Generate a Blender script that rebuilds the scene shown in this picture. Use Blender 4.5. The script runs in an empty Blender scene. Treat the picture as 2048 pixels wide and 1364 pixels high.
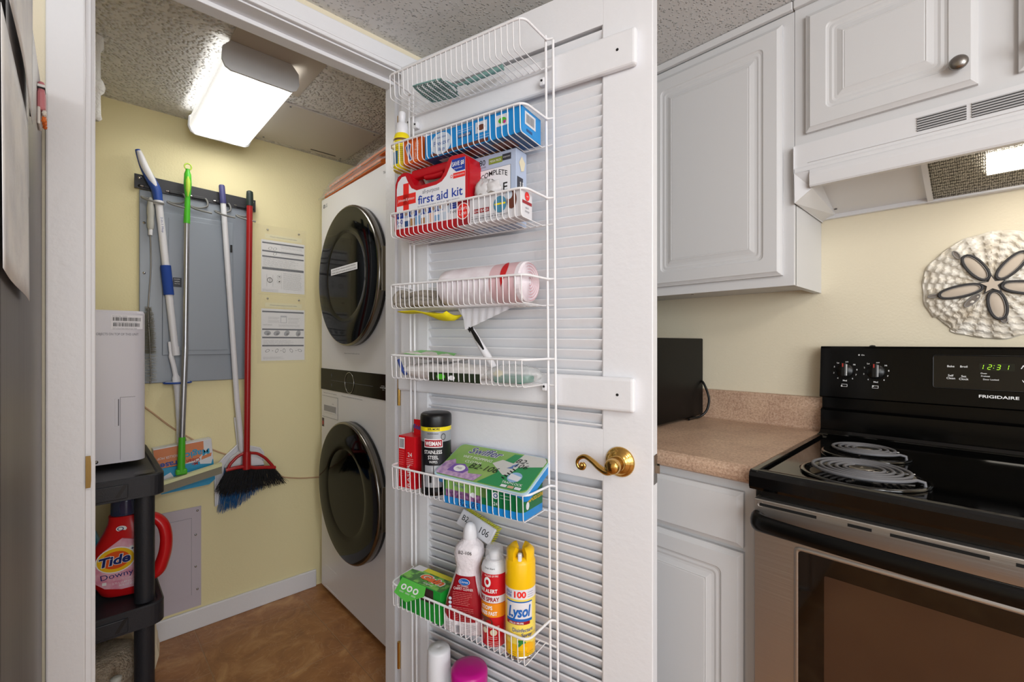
import bpy, bmesh, math, random
from mathutils import Vector, Matrix
random.seed(7)
S = bpy.context.scene
COL = S.collection
R = math.radians

# ------------------------------------------------------------------ camera, world, lights, exposure
cam = bpy.data.objects.new('camera', bpy.data.cameras.new('camera'))
COL.objects.link(cam)
cam.location = (0, 0, 1.2)
cam.rotation_euler = (R(90), 0, R(46.4))
cam.data.sensor_width = 36
cam.data.lens = 36 * 910.0 / 2048
cam.data.shift_y = 4.0 / 2048
cam.data.clip_start = 0.02
S.camera = cam

w = bpy.data.worlds.new('daylight_room')
S.world = w
w.use_nodes = True
w.node_tree.nodes['Background'].inputs['Color'].default_value = (0.92, 0.965, 1.02, 1)
w.node_tree.nodes['Background'].inputs['Strength'].default_value = 1.15

def area(name, loc, rot, sx, sy, power, col=(1, 1, 1)):
    d = bpy.data.lights.new(name, 'AREA')
    d.shape = 'RECTANGLE'; d.size = sx; d.size_y = sy; d.energy = power; d.color = col
    o = bpy.data.objects.new(name, d); COL.objects.link(o)
    o.location = loc; o.rotation_euler = rot
    return o
lamp = bpy.data.objects.new('kitchen_ceiling_lamp', bpy.data.lights.new('kitchen_ceiling_lamp', 'POINT'))
COL.objects.link(lamp); lamp.location = (0.85, 0.15, 1.96); lamp.data.energy = 17; lamp.data.shadow_soft_size = 0.14; lamp.data.color = (1, 0.98, 0.95)
area('casing_fill', (2.26, 0.0, 1.45), (R(90), 0, R(90)), 1.0, 1.1, 20, (0.97, 0.985, 1.0))  # added fill light, no window here; brightens the casing and refrigerator side
area('door_fill', (2.35, -1.9, 1.6), (R(90), 0, R(52)), 2.0, 1.1, 34, (0.93, 0.97, 1.0))  # added unseen area light, set on this side to light the open door

v = S.view_settings
v.view_transform = 'Standard'; v.look = 'None'; v.exposure = 0.17; v.gamma = 1.0
v.use_curve_mapping = False

# ------------------------------------------------------------------ materials
def lin(c):
    if isinstance(c, str):
        c = c.lstrip('#'); c = [int(c[i:i + 2], 16) / 255 for i in (0, 2, 4)]
        c = [x / 12.92 if x <= 0.04045 else ((x + 0.055) / 1.055) ** 2.4 for x in c]
    return (c[0], c[1], c[2], 1)
MATS = {}
def mat(name, col='#ffffff', rough=0.5, metal=0.0, spec=0.5, bump=None, emit=None, estr=1.0, trans=0.0,
        alpha=1.0, coat=0.0, var=None, ior=1.45):
    """bump=(scale, distance, kind); var=(scale, colour2, factor) adds a mottled second colour"""
    if name in MATS: return MATS[name]
    m = bpy.data.materials.new(name); m.use_nodes = True
    nt = m.node_tree; b = nt.nodes['Principled BSDF']
    b.inputs['Base Color'].default_value = lin(col)
    b.inputs['Roughness'].default_value = rough
    b.inputs['Metallic'].default_value = metal
    b.inputs['Specular IOR Level'].default_value = spec
    b.inputs['IOR'].default_value = ior
    b.inputs['Transmission Weight'].default_value = trans
    b.inputs['Alpha'].default_value = alpha
    b.inputs['Coat Weight'].default_value = coat
    if emit:
        b.inputs['Emission Color'].default_value = lin(emit)
        b.inputs['Emission Strength'].default_value = estr
    tc = nt.nodes.new('ShaderNodeTexCoord')
    if var:
        n = nt.nodes.new('ShaderNodeTexNoise'); n.inputs['Scale'].default_value = var[0]
        n.inputs['Detail'].default_value = 5
        if len(var) > 4:
            mp = nt.nodes.new('ShaderNodeMapping'); mp.inputs['Scale'].default_value = var[4]
            nt.links.new(tc.outputs['Object'], mp.inputs['Vector']); nt.links.new(mp.outputs[0], n.inputs['Vector'])
        else:
            nt.links.new(tc.outputs['Object'], n.inputs['Vector'])
        r = nt.nodes.new('ShaderNodeValToRGB')
        lo, hi = var[3] if len(var) > 3 else (0.4, 0.65)
        r.color_ramp.elements[0].position = lo; r.color_ramp.elements[1].position = hi
        r.color_ramp.elements[0].color = lin(col); r.color_ramp.elements[1].color = lin(var[1])
        nt.links.new(n.outputs['Fac'], r.inputs['Fac'])
        mx = nt.nodes.new('ShaderNodeMix'); mx.data_type = 'RGBA'
        mx.inputs[0].default_value = var[2]
        mx.inputs[6].default_value = lin(col)
        nt.links.new(r.outputs['Color'], mx.inputs[7])
        nt.links.new(mx.outputs[2], b.inputs['Base Color'])
    if bump:
        sc, dist, kind = bump
        if kind == 'voronoi':
            n = nt.nodes.new('ShaderNodeTexVoronoi'); out = n.outputs['Distance']
        else:
            n = nt.nodes.new('ShaderNodeTexNoise'); n.inputs['Detail'].default_value = 6; out = n.outputs['Fac']
        n.inputs['Scale'].default_value = sc
        if kind == 'brushed':
            mp = nt.nodes.new('ShaderNodeMapping'); mp.inputs['Scale'].default_value = (1, 1, 0.02)
            nt.links.new(tc.outputs['Object'], mp.inputs['Vector']); nt.links.new(mp.outputs[0], n.inputs['Vector'])
        elif kind == 'brushedx':
            mp = nt.nodes.new('ShaderNodeMapping'); mp.inputs['Scale'].default_value = (0.02, 1, 1)
            nt.links.new(tc.outputs['Object'], mp.inputs['Vector']); nt.links.new(mp.outputs[0], n.inputs['Vector'])
        else:
            nt.links.new(tc.outputs['Object'], n.inputs['Vector'])
        bp = nt.nodes.new('ShaderNodeBump'); bp.inputs['Distance'].default_value = dist
        bp.inputs['Strength'].default_value = 1.0
        nt.links.new(out, bp.inputs['Height']); nt.links.new(bp.outputs[0], b.inputs['Normal'])
    MATS[name] = m
    return m

WHITE = mat('white_paint', '#eaeaed', 0.38, bump=(60, 0.0008, 'noise'))
WHITE2 = mat('white_cabinet_foil', '#d3d3d4', 0.42)
YEL = mat('pale_yellow_wall_paint', '#efe4b4', 0.62, bump=(150, 0.0008, 'noise'))
KYEL = mat('cream_kitchen_wall_paint', '#e7ddc4', 0.6, bump=(150, 0.0008, 'noise'))
BLACK = mat('black_plastic', '#0c0c0d', 0.35)
GLOSSK = mat('gloss_black_enamel', '#050505', 0.08, spec=0.5)
WIRE = mat('white_vinyl_wire', '#f1f0f2', 0.35)
STEEL = mat('brushed_steel', '#b5b3b1', 0.36, metal=1.0, bump=(120, 0.0006, 'brushedx'))
STEELV = mat('fridge_steel', '#8d8986', 0.42, metal=0.85, var=(3.0, '#6d6664', 0.9, (0.35, 0.7), (1, 1, .25)), bump=(200, 0.0006, 'brushed'))
CHROME = mat('chrome', '#c8c8c8', 0.15, metal=1.0)
NICKEL = mat('satin_nickel', '#8e8a86', 0.3, metal=1.0)
BRASS = mat('polished_brass', '#cda45a', 0.15, metal=1.0)
INK = mat('black_ink', '#18181a', 0.6)
GREYINK = mat('grey_ink', '#7d7f88', 0.6)
WINK = mat('white_ink', '#f2f2f2', 0.5)
PAPER = mat('white_paper', '#eeeef2', 0.7)

def popcorn(name, scale, thr, dist, col):
    m = bpy.data.materials.new(name); m.use_nodes = True
    nt = m.node_tree; b = nt.nodes['Principled BSDF']
    b.inputs['Base Color'].default_value = lin(col); b.inputs['Roughness'].default_value = 0.85
    b.inputs['Specular IOR Level'].default_value = 0.25
    tc = nt.nodes.new('ShaderNodeTexCoord')
    vo = nt.nodes.new('ShaderNodeTexVoronoi'); vo.inputs['Scale'].default_value = scale
    nz = nt.nodes.new('ShaderNodeTexNoise'); nz.inputs['Scale'].default_value = scale * 0.6; nz.inputs['Detail'].default_value = 4
    nt.links.new(tc.outputs['Object'], nz.inputs['Vector'])
    mv = nt.nodes.new('ShaderNodeVectorMath'); mv.operation = 'MULTIPLY_ADD'
    nt.links.new(nz.outputs['Color'], mv.inputs[0]); mv.inputs[1].default_value = (0.006, 0.006, 0.006)
    nt.links.new(tc.outputs['Object'], mv.inputs[2])
    nt.links.new(mv.outputs[0], vo.inputs['Vector'])
    rp = nt.nodes.new('ShaderNodeMapRange'); rp.interpolation_type = 'SMOOTHSTEP'
    rp.inputs['From Min'].default_value = 0.0; rp.inputs['From Max'].default_value = thr
    rp.inputs['To Min'].default_value = 1.0; rp.inputs['To Max'].default_value = 0.0
    nt.links.new(vo.outputs['Distance'], rp.inputs['Value'])
    ml = nt.nodes.new('ShaderNodeMath'); ml.operation = 'MULTIPLY'
    nt.links.new(rp.outputs[0], ml.inputs[0]); nt.links.new(nz.outputs['Fac'], ml.inputs[1])
    bp = nt.nodes.new('ShaderNodeBump'); bp.inputs['Distance'].default_value = dist; bp.inputs['Strength'].default_value = 1.0
    nt.links.new(ml.outputs[0], bp.inputs['Height']); nt.links.new(bp.outputs[0], b.inputs['Normal'])
    return m
POPK = popcorn('kitchen_popcorn_plaster', 120, 0.40, 0.0085, '#dedede')
POPC = popcorn('closet_popcorn_plaster', 90, 0.7, 0.015, '#e4e3e0')

def floor_mat():
    m = bpy.data.materials.new('tan_slate_vinyl'); m.use_nodes = True
    nt = m.node_tree; b = nt.nodes['Principled BSDF']; b.inputs['Roughness'].default_value = 0.38
    tc = nt.nodes.new('ShaderNodeTexCoord')
    mp = nt.nodes.new('ShaderNodeMapping'); mp.inputs['Rotation'].default_value = (0, 0, R(0)); mp.inputs['Location'].default_value = (0.11, 0.06, 0)
    br = nt.nodes.new('ShaderNodeTexBrick'); br.offset = 0.5
    br.inputs['Scale'].default_value = 1.0; br.inputs['Brick Width'].default_value = 0.41; br.inputs['Row Height'].default_value = 0.41
    br.inputs['Mortar Size'].default_value = 0.0022; br.inputs['Mortar Smooth'].default_value = 0.6
    nt.links.new(tc.outputs['Object'], mp.inputs[0]); nt.links.new(mp.outputs[0], br.inputs['Vector'])
    n1 = nt.nodes.new('ShaderNodeTexNoise'); n1.inputs['Scale'].default_value = 7; n1.inputs['Detail'].default_value = 9; n1.inputs['Roughness'].default_value = 0.62
    n1.inputs['Distortion'].default_value = 1.3
    nt.links.new(tc.outputs['Object'], n1.inputs['Vector'])
    r = nt.nodes.new('ShaderNodeValToRGB')
    e = r.color_ramp.elements
    e[0].position = 0.30; e[0].color = lin('#8d5d38'); e[1].position = 0.72; e[1].color = lin('#c79764')
    k = r.color_ramp.elements.new(0.52); k.color = lin('#a87446')
    nt.links.new(n1.outputs['Fac'], r.inputs['Fac'])
    n2 = nt.nodes.new('ShaderNodeTexNoise'); n2.inputs['Scale'].default_value = 5; n2.inputs['Detail'].default_value = 8
    n2.inputs['Distortion'].default_value = 3.0; nt.links.new(tc.outputs['Object'], n2.inputs['Vector'])
    rr = nt.nodes.new('ShaderNodeValToRGB'); q = rr.color_ramp.elements
    q[0].position = 0.485; q[0].color = (0, 0, 0, 1); q[1].position = 0.515; q[1].color = (0, 0, 0, 1)
    z = rr.color_ramp.elements.new(0.5); z.color = (1, 1, 1, 1)
    nt.links.new(n2.outputs['Fac'], rr.inputs['Fac'])
    m1 = nt.nodes.new('ShaderNodeMix'); m1.data_type = 'RGBA'; m1.inputs[7].default_value = lin('#c7a27c')
    f1 = nt.nodes.new('ShaderNodeMath'); f1.operation = 'MULTIPLY'; f1.inputs[1].default_value = 0.35
    nt.links.new(rr.outputs['Color'], f1.inputs[0]); nt.links.new(f1.outputs[0], m1.inputs[0]); nt.links.new(r.outputs['Color'], m1.inputs[6])
    m2 = nt.nodes.new('ShaderNodeMix'); m2.data_type = 'RGBA'; m2.inputs[7].default_value = lin('#b08760')
    nt.links.new(br.outputs['Fac'], m2.inputs[0]); nt.links.new(m1.outputs[2], m2.inputs[6])
    nt.links.new(m2.outputs[2], b.inputs['Base Color'])
    bp = nt.nodes.new('ShaderNodeBump'); bp.inputs['Distance'].default_value = 0.003; bp.inputs['Strength'].default_value = 0.7
    sb = nt.nodes.new('ShaderNodeMath'); sb.operation = 'SUBTRACT'
    nt.links.new(n1.outputs['Fac'], sb.inputs[0]); nt.links.new(br.outputs['Fac'], sb.inputs[1])
    nt.links.new(sb.outputs[0], bp.inputs['Height']); nt.links.new(bp.outputs[0], b.inputs['Normal'])
    return m
FLOOR = floor_mat()

def counter_mat():
    m = bpy.data.materials.new('speckled_tan_laminate'); m.use_nodes = True
    nt = m.node_tree; b = nt.nodes['Principled BSDF']; b.inputs['Roughness'].default_value = 0.42
    tc = nt.nodes.new('ShaderNodeTexCoord')
    n1 = nt.nodes.new('ShaderNodeTexNoise'); n1.inputs['Scale'].default_value = 9; n1.inputs['Detail'].default_value = 6
    n2 = nt.nodes.new('ShaderNodeTexNoise'); n2.inputs['Scale'].default_value = 190; n2.inputs['Detail'].default_value = 5; n2.inputs['Roughness'].default_value = 0.7
    mp = nt.nodes.new('ShaderNodeMapping'); mp.inputs['Scale'].default_value = (1, 1, 1)
    for n in (n1, n2): nt.links.new(tc.outputs['Object'], n.inputs['Vector'])
    r1 = nt.nodes.new('ShaderNodeValToRGB'); e = r1.color_ramp.elements
    e[0].position = 0.35; e[0].color = lin('#b5917a'); e[1].position = 0.7; e[1].color = lin('#d8b79b')
    r2 = nt.nodes.new('ShaderNodeValToRGB'); e = r2.color_ramp.elements
    e[0].position = 0.36; e[0].color = lin('#6f5a4a'); e[1].position = 0.66; e[1].color = lin('#e4d2bd')
    k = r2.color_ramp.elements.new(0.5); k.color = lin('#c4a38a')
    nt.links.new(n1.outputs['Fac'], r1.inputs['Fac']); nt.links.new(n2.outputs['Fac'], r2.inputs['Fac'])
    mx = nt.nodes.new('ShaderNodeMix'); mx.data_type = 'RGBA'; mx.inputs[0].default_value = 0.45
    nt.links.new(r1.outputs['Color'], mx.inputs[6]); nt.links.new(r2.outputs['Color'], mx.inputs[7])
    nt.links.new(mx.outputs[2], b.inputs['Base Color'])
    return m
COUNTER = counter_mat()

# ------------------------------------------------------------------ mesh building
def frames(path, closed=False):
    n = len(path); T = []
    for i in range(n):
        a = path[(i - 1) % n] if (closed or i > 0) else path[0]
        b = path[(i + 1) % n] if (closed or i < n - 1) else path[-1]
        t = (b - a); T.append(t.normalized() if t.length > 1e-9 else Vector((0, 0, 1)))
    up = Vector((0, 0, 1)) if abs(T[0].z) < 0.9 else Vector((1, 0, 0))
    N = (up - T[0] * up.dot(T[0])).normalized(); out = []
    for t in T:
        N = (N - t * N.dot(t)); N = N.normalized() if N.length > 1e-6 else Vector((1, 0, 0))
        out.append((t, N, t.cross(N)))
    return out
def smooth_path(pts, r=0.01, k=4):
    """round the corners of a polyline with radius about r"""
    P = [Vector(p) for p in pts]; out = [P[0]]
    for i in range(1, len(P) - 1):
        a, b, c = P[i - 1], P[i], P[i + 1]
        da, dc = (a - b), (c - b); q = min(r, da.length * .48, dc.length * .48)
        p0 = b + da.normalized() * q; p2 = b + dc.normalized() * q
        for j in range(k + 1):
            t = j / k; out.append(p0 * (1 - t) ** 2 + b * 2 * t * (1 - t) + p2 * t * t)
    out.append(P[-1]); return out
def spline(pts, k=6):
    P = [Vector(p) for p in pts]; out = []
    for i in range(len(P) - 1):
        p0 = P[max(i - 1, 0)]; p1 = P[i]; p2 = P[i + 1]; p3 = P[min(i + 2, len(P) - 1)]
        for j in range(k):
            t = j / k
            out.append(0.5 * ((2 * p1) + (p2 - p0) * t + (2 * p0 - 5 * p1 + 4 * p2 - p3) * t * t + (3 * p1 - p0 - 3 * p2 + p3) * t ** 3))
    out.append(P[-1]); return out
TXT = {}
def text_mesh(s, shear=0.0, res=3, bold=0.0):
    key = (s, shear, res, bold)
    if key in TXT: return TXT[key]
    c = bpy.data.curves.new('t', 'FONT'); c.body = s; c.size = 1.0; c.shear = shear; c.resolution_u = res
    c.offset = bold; c.space_line = 0.9
    o = bpy.data.objects.new('t', c)
    me = bpy.data.meshes.new_from_object(o)
    vs = [tuple(v.co) for v in me.vertices]; fs = [tuple(p.vertices) for p in me.polygons]
    bpy.data.objects.remove(o); bpy.data.curves.remove(c); bpy.data.meshes.remove(me)
    TXT[key] = (vs, fs); return TXT[key]

class MB:
    def __init__(s):
        s.v = []; s.f = []; s.m = []; s.sm = []; s.mats = []; s.M = Matrix.Identity(4)
    def mi(s, m):
        if m not in s.mats: s.mats.append(m)
        return s.mats.index(m)
    def add(s, vs, fs, m, smooth=False):
        o = len(s.v); i = s.mi(m)
        s.v += [s.M @ Vector(p) for p in vs]
        for f in fs: s.f.append([o + k for k in f]); s.m.append(i); s.sm.append(smooth)
        return s
    def box(s, x0, x1, y0, y1, z0, z1, m, bev=0, seg=2):
        bm = bmesh.new(); bmesh.ops.create_cube(bm, size=1)
        for v in bm.verts:
            v.co = Vector(((x0 + x1) / 2 + v.co.x * (x1 - x0), (y0 + y1) / 2 + v.co.y * (y1 - y0), (z0 + z1) / 2 + v.co.z * (z1 - z0)))
        if bev:
            bev = min(bev, abs(x1 - x0) * .45, abs(y1 - y0) * .45, abs(z1 - z0) * .45)
            bmesh.ops.bevel(bm, geom=bm.edges[:], offset=bev, segments=seg, affect='EDGES', profile=0.5)
        bmesh.ops.recalc_face_normals(bm, faces=bm.faces)
        bm.verts.index_update()
        s.add([v.co.copy() for v in bm.verts], [[v.index for v in f.verts] for f in bm.faces], m, False)
        bm.free(); return s
    def tube(s, path, r, m, seg=8, closed=False, cap=True, flat=1.0):
        path = [Vector(p) for p in path]
        rs = r if isinstance(r, (list, tuple)) else [r] * len(path)
        fr = frames(path, closed); vs = []; fs = []; n = len(path)
        for p, (t, N, B), rr in zip(path, fr, rs):
            for k in range(seg):
                a = 2 * math.pi * k / seg
                vs.append(p + N * math.cos(a) * rr + B * math.sin(a) * rr * flat)
        for i in range(n if closed else n - 1):
            j = (i + 1) % n
            for k in range(seg):
                k2 = (k + 1) % seg
                fs.append((i * seg + k, i * seg + k2, j * seg + k2, j * seg + k))
        s.add(vs, fs, m, True)
        if cap and not closed:
            s.add(vs[:seg], [tuple(range(seg))[::-1]], m); s.add(vs[-seg:], [tuple(range(seg))], m)
        return s
    def lathe(s, prof, m, c=(0, 0, 0), seg=24, sx=1.0, sy=1.0, axis='z', a0=0, a1=360, mats=None, cap=True, smooth=True):
        """prof: (radius, height) list, bottom to top; mats: one material per band"""
        vs = []; fs = []; full = abs(a1 - a0) >= 359.9; n = seg if full else seg + 1
        def P(r, h, a):
            x, y = r * math.cos(a) * sx, r * math.sin(a) * sy
            if axis == 'z': return Vector((c[0] + x, c[1] + y, c[2] + h))
            if axis == 'y': return Vector((c[0] + x, c[1] + h, c[2] - y))
            return Vector((c[0] + h, c[1] + x, c[2] + y))
        for r, h in prof:
            for k in range(n): vs.append(P(r, h, R(a0 + (a1 - a0) * k / seg)))
        for i in range(len(prof) - 1):
            band = []
            for k in range(seg):
                k2 = (k + 1) % n if full else k + 1
                band.append((i * n + k, i * n + k2, (i + 1) * n + k2, (i + 1) * n + k))
            if mats: s.add(vs, band, mats[i], smooth)
            else: fs += band
        if not mats: s.add(vs, fs, m, smooth)
        if cap and full:
            if prof[0][0] > 1e-5: s.add(vs[:n], [tuple(range(n))[::-1]], mats[0] if mats else m)
            if prof[-1][0] > 1e-5: s.add(vs[-n:], [tuple(range(n))], mats[-1] if mats else m)
        return s
    def prism(s, poly, y0, y1, m, plane='xz', mside=None, back=True):
        n = len(poly)
        f = {'xz': lambda a, b, d: (a, d, b), 'xy': lambda a, b, d: (a, b, d), 'yz': lambda a, b, d: (d, a, b)}[plane]
        A = [f(a, b, y0) for a, b in poly]; B = [f(a, b, y1) for a, b in poly]
        s.add(A, [tuple(range(n))], m)
        if back and y0 != y1: s.add(B, [tuple(range(n))[::-1]], m)
        if y0 != y1:
            s.add(A + B, [(i, i + n, (i + 1) % n + n, (i + 1) % n) for i in range(n)], mside or m)
        return s
    def quad(s, a, b, c, d, m): return s.add([a, b, c, d], [(0, 1, 2, 3)], m)
    def text(s, st, x, z, h, m, y=0.0, align='c', shear=0.0, w=None, bold=0.0, wrap=None, rot=0.0, flip=False, plane='front', arc=0.0):
        """lettering facing -y, cap height h, centred at x, baseline z; w squeezes it to a width;
        wrap=(cx, cy, r, s) lays it on an upright cylinder"""
        vs, fs = text_mesh(st, shear, 3, bold)
        if not vs: return s
        k = h / 0.72; xs = [v[0] for v in vs]; x0, x1 = min(xs), max(xs)
        kx = w / (x1 - x0) if w else k
        off = {'c': -(x0 + x1) / 2, 'l': -x0, 'r': -x1}[align]
        out = []; ca, sa = math.cos(R(rot)), math.sin(R(rot))
        for vx, vy, _ in vs:
            a = (vx + off) * kx; b = vy * k
            if arc: b += arc * (1 - (2 * a / max(w or (x1 - x0) * kx, 1e-6)) ** 2)
            a, b = a * ca - b * sa, a * sa + b * ca
            if flip: a, b = -a, -b
            if wrap:
                cx, cy, rr = wrap[:3]; t = (x + a) / rr
                out.append((cx + rr * math.sin(t), cy - rr * math.cos(t) * (wrap[3] if len(wrap) > 3 else 1), z + b))
            elif plane == 'front': out.append((x + a, y, z + b))
            elif plane == 'top': out.append((x + a, z + b, y))
            elif plane == 'right': out.append((y, x + a, z + b))
        s.add(out, fs, m); return s
    def bars(s, x, z, w, h, m, y=0.0, n=18, seed=1):
        rr = random.Random(seed); t = 0
        while t < w:
            a = w / n * rr.choice((.3, .5, .9)); s.quad((x + t, y, z), (x + min(t + a, w), y, z), (x + min(t + a, w), y, z + h), (x + t, y, z + h), m)
            t += a + w / n * rr.choice((.3, .5, .8))
        return s
    def lines(s, x, z, w, rows, pitch, m, y=0.0, th=0.0007, seed=3, wrap=None, ragged=.25):
        """small print too fine to read: thin broken strokes"""
        rr = random.Random(seed)
        for r_ in range(rows):
            t = 0; L = w * (1 - ragged * rr.random())
            while t < L:
                a = min(rr.uniform(.06, .2) * w, L - t); zz = z - r_ * pitch
                if wrap:
                    cx, cy, q = wrap[:3]
                    P = [(cx + q * math.sin((x + u) / q), cy - q * math.cos((x + u) / q), zz + d) for u, d in ((t, 0), (t + a, 0), (t + a, th), (t, th))]
                    s.quad(*P, m)
                else: s.quad((x + t, y, zz), (x + t + a, y, zz), (x + t + a, y, zz + th), (x + t, y, zz + th), m)
                t += a + .02 * w
        return s
    def patch(s, cx, cy, r, a0, a1, z0, z1, m, seg=14, sy=1.0):
        """a label band on an upright cylinder; angle 0 faces -y"""
        vs = []
        for k in range(seg + 1):
            t = R(a0 + (a1 - a0) * k / seg)
            for z in (z0, z1): vs.append((cx + r * math.sin(t), cy - r * math.cos(t) * sy, z))
        return s.add(vs, [(2 * k, 2 * k + 2, 2 * k + 3, 2 * k + 1) for k in range(seg)], m, True)
    def ellipse(s, x, z, rx, rz, m, y=0.0, wrap=None, rot=0, n=28, ri=0.0):
        ca, sa = math.cos(R(rot)), math.sin(R(rot)); vs = []
        for q in ((1, ri) if ri else (1,)):
            for k in range(n):
                a = 2 * math.pi * k / n; u = rx * math.cos(a) * q; d = rz * math.sin(a) * q
                u, d = u * ca - d * sa, u * sa + d * ca
                if wrap:
                    cx, cy, rr = wrap[:3]; t = (x + u) / rr
                    vs.append((cx + rr * math.sin(t), cy - rr * math.cos(t), z + d))
                else: vs.append((x + u, y, z + d))
        if ri: return s.add(vs, [(k, (k + 1) % n, n + (k + 1) % n, n + k) for k in range(n)], m)
        if wrap:
            t = x / wrap[2]; vs.append((wrap[0] + wrap[2] * math.sin(t) * 1.004, wrap[1] - wrap[2] * math.cos(t) * 1.004, z))
            return s.add(vs, [(k, (k + 1) % n, n) for k in range(n)], m)
        return s.add(vs, [tuple(range(n))], m)
    def build(s, name, parent=None, label=None, cat=None, group=None, kind=None, auto=None, solid=0):
        me = bpy.data.meshes.new(name)
        me.from_pydata([tuple(p) for p in s.v], [], s.f)
        for m in s.mats: me.materials.append(m)
        me.polygons.foreach_set('material_index', s.m); me.polygons.foreach_set('use_smooth', s.sm)
        me.update()
        o = bpy.data.objects.new(name, me); COL.objects.link(o)
        if parent: o.parent = parent
        tag(o, label, cat, group, kind)
        if solid:
            md = o.modifiers.new('thickness', 'SOLIDIFY'); md.thickness = solid; md.offset = 0
        return o

def tag(o, label=None, cat=None, group=None, kind=None):
    if label: o['label'] = label
    if cat: o['category'] = cat
    if group: o['group'] = group
    if kind: o['kind'] = kind
    return o
def thing(name, label, cat, loc, rz=0.0, group=None, kind=None, rx=0.0, ry=0.0):
    o = bpy.data.objects.new(name, None); COL.objects.link(o)
    o.empty_display_size = .05
    o.location = loc; o.rotation_mode = 'XYZ'; o.rotation_euler = (R(rx), R(ry), R(rz))
    return tag(o, label, cat, group, kind)
def copy_tree(o, parent=None):
    c = o.copy(); COL.objects.link(c)
    if parent: c.parent = parent
    for ch in list(o.children): copy_tree(ch, c)
    return c
def struct(name, mb, label=None): return mb.build(name, kind='structure', label=label)

# the open door's own axes: u runs along the door from its hinge, n comes off its face
DA = 13.6
U = Vector((math.cos(R(DA)), math.sin(R(DA)), 0)); NN = Vector((math.sin(R(DA)), -math.cos(R(DA)), 0))
HINGE = Vector((-1.238, 0.711, 0))
def on_door(u, n, z): return HINGE + U * u + NN * n + Vector((0, 0, z))

# ------------------------------------------------------------------ the room
CZ = 2.13
AX = -2.305            # closet back wall
OX = -1.28             # closet front wall (the opening)
KY = 1.706             # kitchen wall behind the stove
struct('floor', MB().box(-2.45, 2.4, -4.2, 1.85, -0.08, 0, FLOOR))
struct('ceiling', MB().box(-1.34, 2.4, -3.2, 1.85, CZ, CZ + .08, POPK))
struct('ceiling_closet', MB().box(-2.45, -1.34, -0.6, 1.85, CZ, CZ + .08, POPC))
struct('wall_closet_back', MB().box(AX - .1, AX, -0.6, 1.85, 0, CZ, YEL))
struct('wall_closet_left', MB().box(AX, -1.40, -0.5, -0.4, 0, CZ, YEL))
struct('wall_closet_right', MB().box(AX, -1.40, 1.72, 1.82, 0, CZ, YEL))
struct('wall_kitchen', MB().box(-1.28, 2.4, KY, KY + .1, 0, CZ, KYEL))
struct('wall_left', MB().box(-1.385, OX, -3.2, 0.0, 0, CZ, KYEL))
struct('wall_left_far', MB().box(-1.385, OX, 0.77, 1.82, 0, CZ, KYEL))
struct('wall_left_header', MB().box(-1.385, OX, 0.0, 0.77, 2.066, CZ, KYEL))
struct('wall_behind', MB().box(-1.385, 1.3, -3.0, -2.9, 0, CZ, KYEL))
struct('wall_right', MB().box(2.3, 2.4, 0.6, 1.82, 0, CZ, KYEL))
# door frame: jambs, head, stops and casing
jm = MB()
jm.box(-1.385, OX, 0.0, 0.018, 0, 2.046, WHITE); jm.box(-1.385, OX, 0.7484, 0.77, 0, 2.046, WHITE)
jm.box(-1.385, OX, 0.0, 0.77, 2.046, 2.066, WHITE)
jm.box(-1.385, -1.322, 0.018, 0.026, 0, 2.046, WHITE, .002); jm.box(-1.385, -1.322, 0.738, 0.7484, 0, 2.046, WHITE, .002)
jm.box(-1.372, -1.330, 0.018, 0.75, 2.034, 2.046, WHITE, .002)
struct('trim_1', jm)
cs = MB()
def casing(x0, x1, y0, y1, z0, z1): cs.box(x0, x1, y0, y1, z0, z1, WHITE, .0035, 2)
casing(OX + .0005, OX + .014, -0.047, 0.010, 0, 2.0495)
casing(OX + .0005, OX + .014, 0.7560, 0.815, 0, 2.0495)
casing(OX + .0005, OX + .014, -0.047, 0.815, 2.050, 2.108); casing(OX + .013, OX + .016, -0.006, 0.77, 2.0602, 2.067)
struct('trim_2', cs)
# latch strike in the left jamb
st = MB(); st.prism([(0.010 + .001 * 0, .905), (.0175, .905), (.0185, .92), (.0185, .955), (.0175, .97), (.010, .97)], OX + .0145, OX + .016, mat('worn_brass', '#8a6f42', .4, metal=1), plane='yz')
st.build('strike_plate', label='small worn brass strike plate set in the edge of the white door frame', cat='strike plate')
# baseboard
struct('baseboard_left', MB().box(AX + .0005, AX + .014, -.39, 0.85, 0, 0.083, WHITE, .004))
# attic hatch panel and holes round the fitting
hp = MB().box(-2.262, -1.868, 0.44, 0.975, CZ - .006, CZ - .0005, mat('hatch_paint', '#cfcac2', .6), .001)
hp.box(-2.235, -2.228, 0.80, 0.92, CZ - .0068, CZ - .0061, INK)
for px, py in ((-1.885, .60), (-1.885, .95), (-2.245, .95), (-2.245, .60)): hp.lathe([(.004, 0), (.004, .002)], GREYINK, (px, py, CZ - .0082), 8)
hp.build('ceiling_hatch', label='flat greyish access panel screwed to the closet ceiling beside the light', cat='ceiling hatch')
mb = MB().box(-1.80, -1.395, 0.335, 0.60, CZ - .003, CZ - .0005, mat('bare_plaster_patch', '#c4bbae', .8), .0008)
mb.build('ceiling_patch', label='bare flat ceiling patch between closet light and door frame', cat='ceiling patch')
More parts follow.
